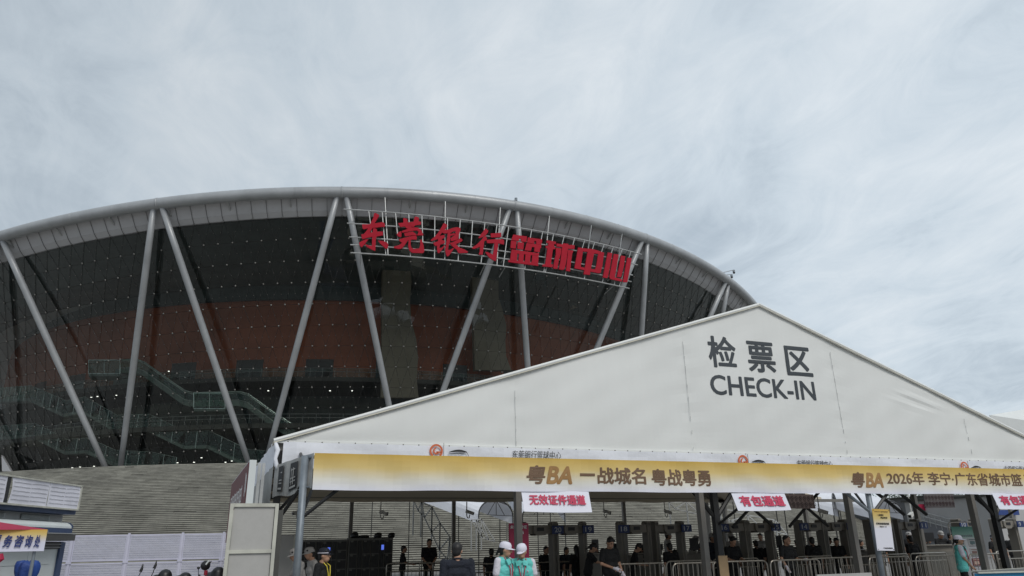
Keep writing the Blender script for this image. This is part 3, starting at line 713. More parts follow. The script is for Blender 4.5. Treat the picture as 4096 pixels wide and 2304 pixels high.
# front white strip with printed marks
m=MB(); n=90
def vs_(x,z): return Vector((x,YF-.09-.012*math.sin(x*3.1+z*9)-.01*math.sin(x*7.7),z))
for i in range(n):
    x0=XL+.12+(XR-XL-.2)*i/n; x1=XL+.12+(XR-XL-.2)*(i+1)/n
    for j in range(4):
        z0,z1=2.98+.47*j/4,2.98+.47*(j+1)/4; m.quad(vs_(x0,z0),vs_(x1,z0),vs_(x1,z1),vs_(x0,z1))
m.build('front_valance',m_valance,TN,True)
YV=YF-.125
def ringlogo(x,z,r,parent):
    m=MB(); K=26
    for i in range(K):
        a0=R(-50)+R(285)*i/K; a1=R(-50)+R(285)*(i+1)/K
        for (ra,rb) in((r,r*.72),):
            p=[(x+ra*math.cos(a0),YV,z+ra*math.sin(a0)),(x+ra*math.cos(a1),YV,z+ra*math.sin(a1)),(x+rb*math.cos(a1),YV,z+rb*math.sin(a1)),(x+rb*math.cos(a0),YV,z+rb*math.sin(a0))]
            m.slab(*p,(0,-.004,0))
    for i in range(14):
        a0=R(90)+R(230)*i/14; a1=R(90)+R(230)*(i+1)/14
        m.slab((x+r*.5*math.cos(a0),YV,z+r*.5*math.sin(a0)),(x+r*.5*math.cos(a1),YV,z+r*.5*math.sin(a1)),(x+r*.28*math.cos(a1),YV,z+r*.28*math.sin(a1)),(x+r*.28*math.cos(a0),YV,z+r*.28*math.sin(a0)),(0,-.004,0))
    m.slab((x+.0,YV,z-.05*r),(x+.75*r,YV,z-.05*r),(x+.75*r,YV,z-.3*r),(x+.0,YV,z-.3*r),(0,-.004,0))
    m.build('printed_emblem',m_orange,parent)
for px,tx,mx in((1745,(2048,2243),(1795,1875)),(2973,(3187,3328),(3007,3064)),(3859,(4017,4130),(3885,3927))):
    c=atY(px,0,YV); 
    X_=lambda p,yy: atY(p,yy,YV).x
    yy=1806 if px<2000 else(1847 if px<3500 else 1870)
    z_=atY(px,yy+(6 if px<2000 else 4),YV).z
    ringlogo(X_(px,yy),z_+.04,.135,TN)
    xa,xb=X_(mx[0],yy),X_(mx[1],yy); m=MB(); K=16
    for i in range(K):
        def sw(f): return Vector((xa+(xb-xa)*f,YV,z_+.02+.035*math.sin(f*math.pi*1.0)-(.07 if f>.9 else 0)*(f-.9)*10)),.006+.016*math.sin(math.pi*f)
        (p,wp),(q,wq)=sw(i/K),sw((i+1)/K); m.slab(p-zz*wp,q-zz*wq,q+zz*wq,p+zz*wp,(0,-.004,0))
        (p,wp),(q,wq)=sw(i/K*.8),sw((i+1)/K*.8); dz=zz*(.055)
        m.slab(p-zz*.006-dz*(.4+.6*math.sin(math.pi*i/K)),q-zz*.006-dz*(.4+.6*math.sin(math.pi*(i+1)/K)),q+zz*.004-dz*(.4+.6*math.sin(math.pi*(i+1)/K)),p+zz*.004-dz*(.4+.6*math.sin(math.pi*i/K)),(0,-.0045,0))
    m.build('printed_swoosh',m_ink,TN)
    xd=(xa+X_(px,yy))/2+.02; m=MB(); m.slab((xd,YV,z_-.1),(xd+.008,YV,z_-.1),(xd+.008,YV,z_+.2),(xd,YV,z_+.2),(0,-.004,0)); m.build('printed_divider',m_ink,TN)
    ta_,tb_=X_(tx[0],yy),X_(tx[1],yy); text('东莞银行篮球中心','printed_name',m_ink,TN,(ta_,YV,z_-.075),(1,0,0),(0,0,1),tb_-ta_,.17,.0,.004,shear=.15)
# big gable lettering
YL=YF-.03
def onp(x,y,Y=YL): return atY(x,y,Y)
def flat(ch,x0,y0,x1,y1,Y,m_,parent,name='lettering',bold=.012,sl=.0,shear=0,track=1.,thick=.006,warp=None):
    """box given by mid-left, mid-right, mid-top, mid-bottom picture points"""
    ym=(y0+y1)/2; xm=(x0+x1)/2; a=atY(x0,ym-sl*(x1-x0)/2,Y); b=atY(x1,ym+sl*(x1-x0)/2,Y); t=atY(xm,y0,Y).z; d=atY(xm,y1,Y).z
    return text(ch,name,m_,parent,(a.x,Y,d),(1,0,0),(0,0,1),b.x-a.x,t-d,bold,thick,shear,track=track,warp=warp)
flat('检',2833,1345,2945,1471,YL,m_char,TN,'lettering',.022,.1,warp=gsurf)
flat('票',2990,1367,3100,1490,YL,m_char,TN,'lettering',.022,.1,warp=gsurf)
flat('区',3142,1387,3246,1504,YL,m_char,TN,'lettering',.022,.1,warp=gsurf)
flat('CHECK-IN',2840,1512,3263,1590,YL,m_char,TN,'lettering',.016,.115,warp=gsurf)
# ---------------- gold banner and its outrigger frame
YG=13.0
BN=thing('gold_banner','long gold and white banner with brown slogan hung across the tent front','banner',(1.2,YG,2.5),None)
m_gold=gradmat('gold_to_white_print',[(0,(.72,.73,.82)),(.28,(.72,.70,.62)),(.62,(.68,.52,.21)),(1,(.58,.38,.075))],'Z',0,.62)
m=MB(); n=150; XG=24.
def bs(x,f): 
    top=3.115-.004*x*0; z=2.505+(top-2.505)*f
    return Vector((x,YG-.02*math.sin(x*1.7+f*2)*(1-f)-.008*math.sin(x*6.1+f*5)-.02*math.exp(-((x-3.2-.6*f)/.35)**2),z+.006*math.sin(x*2.1)*(1-f)))
for i in range(n):
    x0=1.2+(XG-1.2)*i/n; x1=1.2+(XG-1.2)*(i+1)/n
    for j in range(6): m.quad(bs(x0,j/6),bs(x1,j/6),bs(x1,(j+1)/6),bs(x0,(j+1)/6))
m.build('banner_cloth',m_gold,BN,True)
YT=YG-.02
bwarp=lambda x,z: bs(x,(z-2.505)/.61).y
def bt(s,x0,y0,x1,y1,m_,bold=.022,sl=.02,shear=0,track=1.): return flat(s,x0,y0,x1,y1,YT,m_,BN,'lettering',bold,sl,shear,track,warp=bwarp)
bt('粤',2106,1860,2184,1936,m_brown,.028,.02,.2)
bt('BA',2186,1864,2290,1936,m_goldl,.035,.02,.25)
bt('一',2322,1893,2382,1904,m_brown,.012)
bt('战城名',2392,1870,2584,1937,m_brown,.024)
bt('粤战粤勇',2607,1877,2844,1944,m_brown,.024)
bt('粤',3407,1888,3461,1950,m_brown,.028,.02,.2)
bt('BA',3463,1890,3535,1950,m_goldl,.035,.02,.25)
a=atY(3553,1928,YT); b=atY(4092,1934,YT); wch=(b.x-a.x)
text('2026年 李宁·广东省城市篮','lettering',m_brown,BN,(a.x,YT,2.70),(1,0,0),(0,0,1),wch,.30,.016,.005,warp=bwarp)
text('球联赛','lettering',m_brown,BN,(b.x+.1,YT,2.70),(1,0,0),(0,0,1),1.1,.30,.016,.005,warp=bwarp)
OF=thing('outrigger_frame','galvanised pole frame carrying the gold banner in front of the tent','frame',(1.1,YG+.1,0))
for x,mm in((1.06,m_galv),(13.35,m_galv)):
    m=MB(); m.tube([(x,YG+.12,0),(x,YG+.12,3.08)],.062,16); m.build('pole',mm,OF,True)
m=MB(); m.tube([(1.06,YG+.1,3.06),(24,YG+.1,3.06)],.03,8); m.build('top_rail',m_galv,OF,True)
m=MB(); m.tube([(1.06,YG+.1,2.56),(24,YG+.1,2.56)],.02,8); m.build('bottom_rail',m_galv,OF,True)
def strut(a,b,r=.035,mm=m_blackst): m=MB(); m.tube([a,b],r,6); m.build('strut',mm,OF)
for x in(1.06,13.35):
    strut((x,YG+.12,2.05),(x+.62,YG+.12,2.56)); strut((x,YG+.12,2.05),(x+.45,YF+.1,3.2),.03)
    strut((x,YG+.12,2.9),(x,YF+.1,3.3),.03)
strut((XL+.1,YF+.1,2.0),(1.0,YG+.25,2.5),.035); strut((XL+.12,YF+.3,2.2),(1.05,YG+.35,2.6),.03); strut((13.35,YG+.12,2.1),(12.7,YG+.2,2.6),.035,m_galv)
for x in(atY(2862,2060,14.75).x,atY(3978,2060,14.75).x):
    m=MB(); m.box((x,YF+.45,1.6),(.14,.14,3.2)); m.build('dark_pole',m_blackst,OF)
    for s in(-1,1):
        strut((x,YF+.45,2.05),(x+s*.75,YF+.45,2.9),.05)
    strut((x,YF+.45,2.85),(x+1.2,YF+.45,2.85),.05); strut((x,YF+.45,1.9),(x+.5,YG+.2,2.8),.03)
for x in(15.5,16.3,18.9): strut((x,YF+1.2,3.1),(x+1.4,YF+1.2,2.15),.045)
for x in (12.1,13.9): strut((x,YF+2.2,2.9),(x+1.3,YF+2.2,1.9),.04); strut((x+1.3,YF+2.2,2.9),(x,YF+2.2,1.9),.04)
# grey side cloth at the left end
SBn=thing('side_cloth','grubby grey side cloth with two black printed squares at the tent corner','banner',(.9,13.7,2.5))
m=MB(); n=12
A0,A1=Vector((1.19,YG,0)),Vector((.63,YF,0))
def sc_(f,g_): 
    p=A0.lerp(A1,f); zt=3.12-.09*f; zb=2.53-.09*f+.03*math.sin(f*9)-.0*g_; return Vector((p.x+.012*math.sin(f*25),p.y,zb+(zt-zb)*g_))
for i in range(n):
    for j in range(3): m.quad(sc_((i+1)/n,j/3),sc_(i/n,j/3),sc_(i/n,(j+1)/3),sc_((i+1)/n,(j+1)/3))
m.build('cloth',m_grubby,SBn,True)
dv=(A0-A1).normalized(); nv=Vector((-dv.y,dv.x,0))*-1
if nv.y>0: nv=-nv
for f0,f1 in((.36,.56),(.72,.86)):
    m=MB(); off=nv*.02
    m.slab(sc_(f1,.12)+off,sc_(f0,.12)+off,sc_(f0,.9)+off,sc_(f1,.9)+off,nv*.004); pl=m.build('printed_square',m_ink,SBn)
    m=MB(); off=nv*.027
    for (a_,b_,c_,d_) in((.15,.85,.3,.34),(.15,.85,.42,.46),(.3,.36,.2,.8),(.6,.66,.2,.8),(.2,.8,.72,.76),(.1,.9,.08,.15)):
        F=lambda u,g_: sc_(f1+(f0-f1)*u,.12+.78*g_)+off
        m.slab(F(a_,c_),F(b_,c_),F(b_,d_),F(a_,d_),nv*.003)
    m.build('printed_strokes',m_lgrey,SBn)
# hanging lane signs
def lane(s,q,label,Y=YG+.02,dy=-.14,n_chars=4,cut=1.):
    TL,TR,BR,BL=q; a,b=atY(*TL,Y),atY(*TR,Y); c,d=atY(*BR,Y+dy),atY(*BL,Y+dy)
    T=thing('lane_sign',label,'sign',(a+b)/2); m=MB(); K=8
    for i in range(K):
        f0,f1=i/K,(i+1)/K; sag=lambda f:Vector((0,-.012*math.sin(f*6),-.012*math.sin(math.pi*f)))
        m.slab(d.lerp(c,f0)+sag(f0),d.lerp(c,f1)+sag(f1),a.lerp(b,f1),a.lerp(b,f0),(0,.006,0))
    m.build('sheet',m_sign,T); ux=(b-a).normalized(); uz=(a-d).normalized(); W_=(b-a).length; H_=(a-d).length
    nn_=ux.cross(uz)
    o=d+ux*W_*.09+uz*H_*(.30 if n_chars==6 else .22)+nn_*.02
    text(s,'lettering',m_crim,T,o,ux,uz,W_*.83,H_*(.50 if n_chars==6 else .62),.03,.004); return T
lane('无效证件通道',((2085,1963),(2354,1966),(2369,2049),(2097,2046)),'white hanging sign with six crimson characters, leftmost of the three lane signs',n_chars=6)
lane('有包通道',((2925,1973),(3137,1973),(3166,2040),(2953,2043)),'white hanging sign with four crimson characters beside the brown prohibition board')
lane('有包通道',((3967,1973),(4150,1973),(4185,2036),(3998,2036)),'white hanging sign with four crimson characters cut by the right picture edge')
# prohibition boards
def prohib(q,cols_,label,mt,fg,Y=14.05):
    a,b,c,d=[atY(*p,Y) for p in q]; T=thing('prohibition_board',label,'sign',(a+b)/2)
    m=MB(); m.slab(d,c,b,a,(0,.03,0)); m.build('board',mt,T); ux=(b-a)/cols_
    for r_ in range(2):
        for i in range(cols_):
            m=MB(); C_=a.lerp(d,.27+.42*r_)+ux*(i+.5); rad=ux.length*.40
            for k in range(14):
                a0,a1=2*math.pi*k/14,2*math.pi*(k+1)/14
                pt=lambda an,rr: C_+Vector((rr*math.cos(an),-.004,rr*math.sin(an)))
                m.slab(pt(a0,rad),pt(a1,rad),pt(a1,rad*.8),pt(a0,rad*.8),(0,-.003,0))
            m.bar(pt(R(135),rad*.8),pt(R(-45),rad*.8),.008,.004); m.box(C_+Vector((.0,-.004,0)),(rad*.5,.003,rad*.7)); m.box(C_+Vector((0,-.004,-rad*1.35)),(rad*1.5,.003,rad*.2)); m.build('pictogram',fg,T)
    return T
prohib(((3138,1976),(3253,1978),(3262,2034),(3155,2034)),7,'brown board of fourteen prohibition pictograms left of the white pole poster',mat('brown_board',(.085,.06,.055),.6),mat('dark_pictogram',(.02,.012,.012),.6))
prohib(((3694,1974),(3812,1974),(3820,2030),(3703,2032)),9,'dim board of eighteen prohibition pictograms right of the white pole poster',mat('dim_board',(.12,.11,.115),.6),mat('maroon_pictogram',(.05,.02,.025),.6))
# poster on the pole
a,b,c,d=[atY(*p,12.98) for p in((3488,2035),(3557,2038),(3578,2203),(3510,2202))]
PT=thing('pole_poster','narrow gold topped poster tied to the galvanised pole','poster',(a+b)/2)
m_pg=gradmat('poster_gold_fade',[(0,(.72,.72,.80)),(.55,(.72,.72,.80)),(.80,(.62,.50,.22)),(1,(.60,.38,.07))],'Z',-(a.z-d.z),0)
m=MB(); m.slab(d,c,b,a,(0,.01,0)); m.build('sheet',m_pg,PT)
def pt_(u,v): return d.lerp(c,u).lerp(a.lerp(b,u),v)-Vector((0,.008,0))
def ptext(s,u0,u1,v0,v1,mm,bold=.01,shear=0): 
    o=pt_(u0,v0); ux=(c-d).normalized(); uz=(a-d).normalized(); text(s,'lettering',mm,PT,o,ux,uz,(c-d).length*(u1-u0),(a-d).length*(v1-v0),bold,.003,shear)
ptext('2026年 李宁·广东省城市篮球联赛',.1,.9,.925,.95,m_brown,0)
ptext('一战城名',.22,.62,.83,.88,m_ink,.005,.3); ptext('粤战粤勇',.4,.82,.765,.815,m_ink,.005,.3)
ptext('扫码查看我的票',.12,.88,.62,.67,m_ink,.02); ptext('微信扫一扫',.3,.7,.555,.59,m_char,0); ptext('广东省城市篮球联赛',.35,.9,.045,.075,m_ink,.02)
m=MB()
for u,v in((.06,.97),(.94,.97),(.06,.03),(.94,.03)): m.tube([pt_(u,v),pt_(u,v)-Vector((0,.006,0))],.008,6)
m.build('eyelets',m_ink,PT)
#@@LEFT
# ---------------- booth (kiosk)
kd=Vector((math.sin(R(18.7)),math.cos(R(18.7)),0)); kn=Vector((kd.y,-kd.x,0)); kP=Vector((-6.54,27,0))
def K(s,o,z): return kP+kd*s+kn*o+zz*z
KB=thing('ticket_booth','white and navy street booth with a faded billboard on its roof','booth',K(2,-1,0))
def kbox(name,s0,s1,o0,o1,z0,z1,mm,par=KB): m=MB(); m.slab(K(s0,o0,z0),K(s1,o0,z0),K(s1,o1,z0),K(s0,o1,z0),(0,0,z1-z0)); return m.build(name,mm,par)
kbox('wall',-3,3.95,-2.6,-.28,0,2.0,m_boothw)
for s0,s1 in((-3,-1.1),(-1.08,.48),(.5,2.0),(2.02,3.3)):
    for z0,z1 in((0,.7),(.72,1.25),(1.27,1.74)): kbox('wall_panel',s0,s1,-.28,-.25,z0,z1,m_boothw)
kbox('window_band',-3,3.9,-.26,-.23,1.76,2.0,m_dgrey)
for z_ in(1.8,1.9): kbox('window_rail',1.5,3.8,-.23,-.2,z_,z_+.025,m_bootgr)
kbox('corner_post',3.7,3.98,-.27,-.2,0,1.98,m_navy)
kbox('shutter_box',-3,3.71,-.3,.25,2.02,2.23,m_dgrey)
kbox('gutter',-3,3.71,-.3,.27,2.235,2.26,m_bootgr)
kbox('navy_fascia',-3,3.63,-.3,.15,2.27,2.42,m_navy)
m=MB(); pr=[(.06,2.43),(.05,2.5),(-.02,2.57),(-.12,2.62),(-.3,2.64),(-.6,2.64),(-.6,2.43)]
vs0=[K(-3,o,z) for o,z in pr]; vs1=[K(3.72,o,z) for o,z in pr]; q=len(pr)
m.add(vs0+vs1,[(i,(i+1)%q,q+(i+1)%q,q+i) for i in range(q)]+[tuple(range(q))[::-1],tuple(range(q,2*q))]); m.build('rounded_awning',m_boothw,KB)
m=MB(); m.add([K(3.73,o*1.0+.02,z+.015) for o,z in pr]+[K(3.79,o+.02,z+.015) for o,z in pr],[(i,(i+1)%q,q+(i+1)%q,q+i) for i in range(q)]+[tuple(range(q))[::-1],tuple(range(q,2*q))]); m.build('awning_end_cap',m_navy,KB)
kbox('upper_wall',-3,4.05,-2.4,-.5,2.64,2.9,m_bootgr)
for s0,s1 in((-1.2,.75),(1.6,3.2)):
    v=kbox('vent',s0,s1,-.5,-.485,2.7,2.85,m_dgrey)
    for z_ in(2.705,2.735,2.765,2.795,2.825):
        m=MB(); m.slab(K(s0,-.485,z_),K(s1,-.485,z_),K(s1,-.45,z_-.008),K(s0,-.45,z_-.008),(0,0,.012)); m.build('slat',m_boothw,v)
kbox('navy_roof_band',-3,4.1,-2.6,-.1,2.91,3.04,m_navy)
BB=thing('roof_billboard','faded white billboard of two warped blank sheets on the booth roof','billboard',K(2,0,3.06))
for s0,s1,w0 in((-3,-.2,0),(.02,2.05,.05),(2.07,3.97,.0)):
    m=MB(); n=14
    def bp(f,g_): return K(s0+(s1-s0)*f+(.0 if f>0 else w0*math.sin(g_*3)),.0+.02*math.sin(f*5+g_*2+s0)*math.sin(math.pi*g_),3.08+.78*g_-(.0 if f<.5 else .03*g_*math.sin(f*6)))
    for i in range(n):
        for j in range(5): m.quad(bp(i/n,j/5),bp((i+1)/n,j/5),bp((i+1)/n,(j+1)/5),bp(i/n,(j+1)/5))
    m.build('sheet',m_bbpaper,BB,True)
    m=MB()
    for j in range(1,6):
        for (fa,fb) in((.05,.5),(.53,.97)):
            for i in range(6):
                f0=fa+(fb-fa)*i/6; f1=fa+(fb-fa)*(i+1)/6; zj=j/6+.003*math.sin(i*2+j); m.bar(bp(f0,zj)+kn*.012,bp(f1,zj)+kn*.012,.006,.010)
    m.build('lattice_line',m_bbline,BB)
for a_,b_,c_,d_ in((-3,4.02,3.04,3.09),(-3,4.02,3.86,3.91),(3.96,4.03,3.04,3.9),(-.2,0,3.04,3.9),(2.045,2.075,3.06,3.88)):
    m=MB(); m.slab(K(a_,-.08,c_),K(b_,-.08,c_),K(b_,.04 if b_-a_>.3 or a_>3 else -.01,c_),K(a_,.04 if b_-a_>.3 or a_>3 else -.01,c_),(0,0,d_-c_)); m.build('frame',m_frame if (a_,b_)!=(-.2,0) else m_black,BB)
# red canopy with yellow banner
YC=9.0
c1=atY(193,2118,YC); 
CN=thing('red_canopy','red pop-up canopy corner with a thin steel leg in front of the booth','canopy',(c1.x,YC,0))
zt=c1.z; x1=c1.x; 
m=MB(); apex=Vector((x1-1.9,YC+1.2,zt+.32)); cs=[Vector((x1,YC,zt)),Vector((x1-2.8,YC-.6,zt)),Vector((x1-4.1,YC+2.2,zt)),Vector((x1-1.3,YC+2.8,zt))]
for i in range(4): m.add([cs[i],cs[(i+1)%4],apex],[(0,1,2)])
m.build('roof_cloth',m_canopy,CN)
for (lx,ly) in((-.09,.02),(-2.75,-.55),(-4.0,2.2),(-1.35,2.75)):
    m=MB(); m.tube([(x1+lx,YC+ly,0),(x1+lx,YC+ly,zt)],.016,8); m.build('leg',m_galv,CN)
m=MB(); m.tube([(x1,YC+.02,zt-.02),(x1-3,YC+.02,zt-.02)],.012,6); m.build('rail',m_galv,CN)
c2=atY(178,2204,YC-.03); hb=zt-c2.z
CB=thing('consultation_banner','gold to white banner with navy characters on the red canopy edge','banner',(x1,YC-.03,c2.z))
m_cg=gradmat('canopy_gold_fade',[(0,(.66,.66,.80)),(.40,(.66,.66,.76)),(.75,(.66,.50,.20)),(1,(.60,.36,.05))],'Z',0,hb)
m=MB(); m.slab((x1-2.6,YC-.03,c2.z+.0),(x1,YC-.03,c2.z),(x1,YC-.03,zt),(x1-2.6,YC-.03,zt),(0,.01,0)); m.build('cloth',m_cg,CB)
# characters (picture x of left/right): 票务咨询处
for ch,xa,xb in(('票',-32,3),('务',13,48),('咨',59,94),('询',101,130),('处',137,160)):
    ya=2140+(0 if xa<60 else 0); a_=atY(xa,2165,YC-.05); b_=atY(xb,2165,YC-.05); t_=atY((xa+xb)/2,2140,YC-.05).z; d_=atY((xa+xb)/2,2189,YC-.05).z
    text(ch,'lettering',mat('navy_lettering',(.02,.035,.16),.6),CB,(a_.x,YC-.045,d_),(1,0,0),(0,0,1),b_.x-a_.x,t_-d_,.025,.004,.18)
# blue cover
p=atY(115,2245,11.); BC=thing('blue_cover','crumpled blue tarpaulin cover standing in front of the booth wall','cover',(p.x,11,0))
m=MB(); pr=[(0,p.z-.03),(.06,p.z+.0),(.11,p.z-.01),(.125,p.z-.06),(.12,p.z-.13),(.10,p.z-.2),(.11,p.z-.4),(.13,p.z-.8),(.14,0.02)]
n=40; rows_=[]
for i,(r_,z) in enumerate(pr): rows_.append([Vector((p.x+r_*(1+.13*math.sin(7*2*math.pi*k/n+z*6)+.06*math.sin(17*2*math.pi*k/n+3*z))*math.cos(2*math.pi*k/n),11+r_*math.sin(2*math.pi*k/n)*(1+.1*math.sin(5*k)),z+.015*math.sin(k*.9))) for k in range(n)])
b0=len(m.v); m.v+=[v for r_ in rows_ for v in r_]
for i in range(len(pr)-1):
    for k in range(n): m.f.append((i*n+k,i*n+(k+1)%n,(i+1)*n+(k+1)%n,(i+1)*n+k))
m.build('draped_cloth',m_blue,BC,True); m=MB(); m.tube([(p.x,11,0),(p.x,11,p.z-.05)],.03,8); m.build('stand_pole',m_galv,BC)
p=atY(3,2215,YC-.08); RB_=thing('red_ribbon','red ribbon and cord hanging at the left picture edge','ribbon',(p.x,YC-.08,p.z))
m=MB(); m.tube([p,p+Vector((.01,0,-.05)),p+Vector((-.005,0,-.08))],[.02,.03,.012],6); m.build('knot',m_canopy,RB_)
m=MB(); m.tube([p+Vector((0,0,-.07)),p+Vector((.015,0,-.14)),p+Vector((-.02,0,-.19)),p+Vector((.02,0,-.15)),p+Vector((0,0,-.24))],.004,5); m.build('cord',m_canopy,RB_)
# ---------------- perforated fence
FT=[atZ(x,y,2.42) for x,y in((130,2158),(292,2150),(518,2136),(733,2129),(898,2119))]
Fz=2.42; yl=[Vector((-9.6,36.2,0)),Vector((-7.0,36.0,0)),Vector((-4.05,35.4,0))]
def fx(px,py,Y): 
    p=atY(px,py,Y); return Vector((p.x,p.y,0))
FP=[fx(100,2160,34.2),fx(292,2150,34.0),fx(518,2136,33.8),fx(733,2129,33.6),fx(898,2119,33.4),fx(1060,2112,33.2)]
FE=thing('perforated_fence','pale lilac perforated metal fence in front of the stone steps','fence',FP[2])
zt=[atY(518,2136,33.8).z]*1; ZT=zt[0]; ZM=atY(518,2246,33.8).z
for i,p in enumerate(FP):
    m=MB(); m.box((p.x,p.y,ZT/2),(.085,.08,ZT+.06)); m.build('post',m_post,FE)
    m=MB(); m.box((p.x,p.y-.02,ZM),(.18,.08,.10)); m.build('clamp',m_post,FE)
for a_,b_ in zip(FP[:-1],FP[1:]):
    d_=(b_-a_).normalized()*.065
    for z0,z1 in((.1,ZM-.03),(ZM+.03,ZT-.02)):
        A_,B_=a_+d_,b_-d_
        m=MB(); m.quad(A_+zz*(z0+.06),B_+zz*(z0+.06),B_+zz*(z1-.06),A_+zz*(z1-.06)); pn=m.build('panel',m_perf,FE)
        m=MB(); 
        for zc in(z0+.03,z1-.03): m.bar(A_+zz*zc,B_+zz*zc,.03,.06)
        for q_ in(A_,B_): m.bar(q_+zz*z0,q_+zz*z1,.03,.03,up=(0,1,0))
        m.build('frame',m_post,pn)
# ---------------- display board with aged frame
YD=11.
q=[atY(*p_,YD) for p_ in((929,2017),(1109,2015))]; xl,xr,zd=q[0].x,q[1].x,2.17
DB=thing('display_board','blank pale grey display board in an aged white frame at the tent corner','display board',((xl+xr)/2,YD,0))
for z0,z1 in((.07,1.545),(1.555,zd-.025)): m=MB(); m.slab((xl+.03,YD,z0),(xr-.03,YD,z0),(xr-.03,YD,z1),(xl+.03,YD,z1),(0,.03,0)); m.build('panel',m_lgrey,DB)
for a_,b_ in(((xl,0),(xl,zd)),((xr,0),(xr,zd)),((xl,zd-.02),(xr,zd-.02)),((xl,1.55),(xr,1.55)),((xl,.08),(xr,.08))):
    hz_=abs(a_[0]-b_[0])>.1; m=MB(); m.box(((a_[0]+b_[0])/2,YD-(.006 if hz_ else .012),(a_[1]+b_[1])/2),(max(abs(a_[0]-b_[0]),.046),.046 if hz_ else .052,max(abs(a_[1]-b_[1]),.046))); m.build('frame_bar',m_frame,DB)
for x_ in(xl+.05,xr+.08): m=MB(); m.bar((x_,YD+.35,0),(x_,YD+.35,2.1),.06,.06,up=(0,1,0)); m.build('rear_post',m_dgrey if x_>xl+.2 else m_frame,DB)
# maroon box sign
SN=thing('maroon_box_sign','maroon box sign with white marks and pale steel edge above the display board','sign',(.2,12,0))
F0,F1=Vector((.155,12,0)),Vector((-.085,16.3,0)); fd=(F1-F0).normalized(); fn=Vector((-fd.y,fd.x,0))
if fn.x>0: fn=-fn
m=MB(); m.slab(F0+zz*1.7,F1+zz*1.7,F1+zz*2.87,F0+zz*2.87,-fn*.10); m.build('box',m_boothw,SN)
m=MB(); m.slab(F0+fd*.04+fn*.004+zz*1.72,F1-fd*.04+fn*.004+zz*1.72,F1-fd*.04+fn*.004+zz*2.84,F0+fd*.04+fn*.004+zz*2.84,fn*.008); m.build('maroon_face',m_maroon,SN)
m=MB()
def mk(y0,y1,z0,z1): m.slab(F0+fd*y0+fn*.014+zz*z0,F0+fd*y1+fn*.014+zz*z0,F0+fd*y1+fn*.014+zz*z1,F0+fd*y0+fn*.014+zz*z1,fn*.004)
for k in range(5):
    y_=.9+k*.62
    for q_ in((0,.05,2.3,2.56),(.12,.45,2.5,2.53),(.12,.45,2.4,2.43),(.25,.3,2.3,2.5),(.12,.45,2.3,2.33),(.4,.45,2.33,2.5)): mk(y_+q_[0],y_+q_[1],q_[2],q_[3])
    mk(y_,y_+.35,1.95,1.98); mk(y_+.1,y_+.15,1.85,2.1); mk(y_,y_+.35,2.06,2.09)
mk(.25,.32,2.35,2.7); mk(.12,.17,2.4,2.66)
m.build('white_marks',m_white,SN,kind='stuff')
for x_ in(.31,.37): m=MB(); m.box((x_,12.2,1.42),(.045,.06,2.84)); m.build('steel_post',m_steel2,SN)
# ---------------- scooters
def scooter(px,py,Y,label,kind):
    c=atY(px,py,Y); T=thing('scooter',label,'scooter',(c.x,Y,0),'scooters parked by the fence'); X=c.x; z=c.z
    m=MB(); m.caps((X-.45,Y,.6),(X+.35,Y,.62),.16,.2,12); m.caps((X+.1,Y,z-.16),(X+.1,Y,.7),.20,.24,14); m.caps((X-.12,Y+.1,z-.26),(X-.1,Y,.7),.16,.22,14); rem(m.build('body_cover',m_black,T),.03,3)
    for sx in(-.62,.62):
        m=MB(); m.tube([(X+sx+.24*math.cos(a),Y,.26+.24*math.sin(a)) for a in [2*math.pi*i/16 for i in range(16)]],.05,8,closed=True); w=m.build('wheel',m_black,T,True)
        m=MB(); m.tube([(X+sx,Y-.04,.26),(X+sx,Y+.04,.26)],.12,10); m.build('hub',m_galv,w)
    m=MB(); m.tube([(X-.42,Y-.25,z-.22),(X-.40,Y,z-.18),(X-.42,Y+.25,z-.22)],.02,6); m.build('handlebar',m_black,T)
    m=MB(); m.tube([(X-.4,Y,.3),(X-.38,Y,z-.2)],.04,8); m.build('steering_column',m_galv,T)
    if kind==0:
        for sx,sz in((-.33,.0),(.02,.08)):
            m=MB(); m.tube([(X-.3+sx,Y,z-.22),(X-.22+sx,Y,z+sz)],.012,6); m.tube([(X-.24+sx,Y,z+sz-.02),(X-.21+sx,Y,z+sz+.08),(X-.20+sx,Y,z+sz+.2)],[.045,.035,.008],6); m.build('covered_mirror',m_black,T)
    else:
        m=MB(); m.tube([(X-.42,Y-.2,z-.2),(X-.44,Y-.24,z-.02)],.01,6); m.ball((X-.44,Y-.25,z+.02),.05,(1,.3,.7)); m.build('mirror',m_black,T)
    return T
scooter(648,2282,25,'leftmost scooter under a black cover with two pointed covered mirrors',0)
scooter(728,2294,25.5,'low scooter with a rounded black top beside the fence post',1)
scooter(860,2272,24.5,'scooter with round black seat top beneath the striped helmet',1)
c=atY(822,2262,24.2); HM=thing('helmet','black helmet with grey stripe perched on the right scooter','helmet',c)
m=MB(); m.ball(c,.135,(1,1,1),14,9); m.build('shell',m_black,HM,True)
m=MB(); m.tube([c+Vector((.05,-.145,.1)),c+Vector((.01,-.16,.02)),c+Vector((.08,-.13,.13))],.02,6); m.build('stripe',m_boothw,HM)
m=MB(); m.slab(c+Vector((.02,-.13,.0)),c+Vector((.13,-.06,.06)),c+Vector((.17,-.06,.12)),c+Vector((.07,-.13,.1)),(0,-.02,.0)); m.build('visor',m_dgrey,HM)
c=atY(823,2292,24.); RCn=tag(MB().tube([c-zz*.06,c+zz*.07],.05,12).build('red_cup',mat('red_plastic',(.30,.01,.03),.4)),'small dark red cylinder hanging below the striped helmet','container')
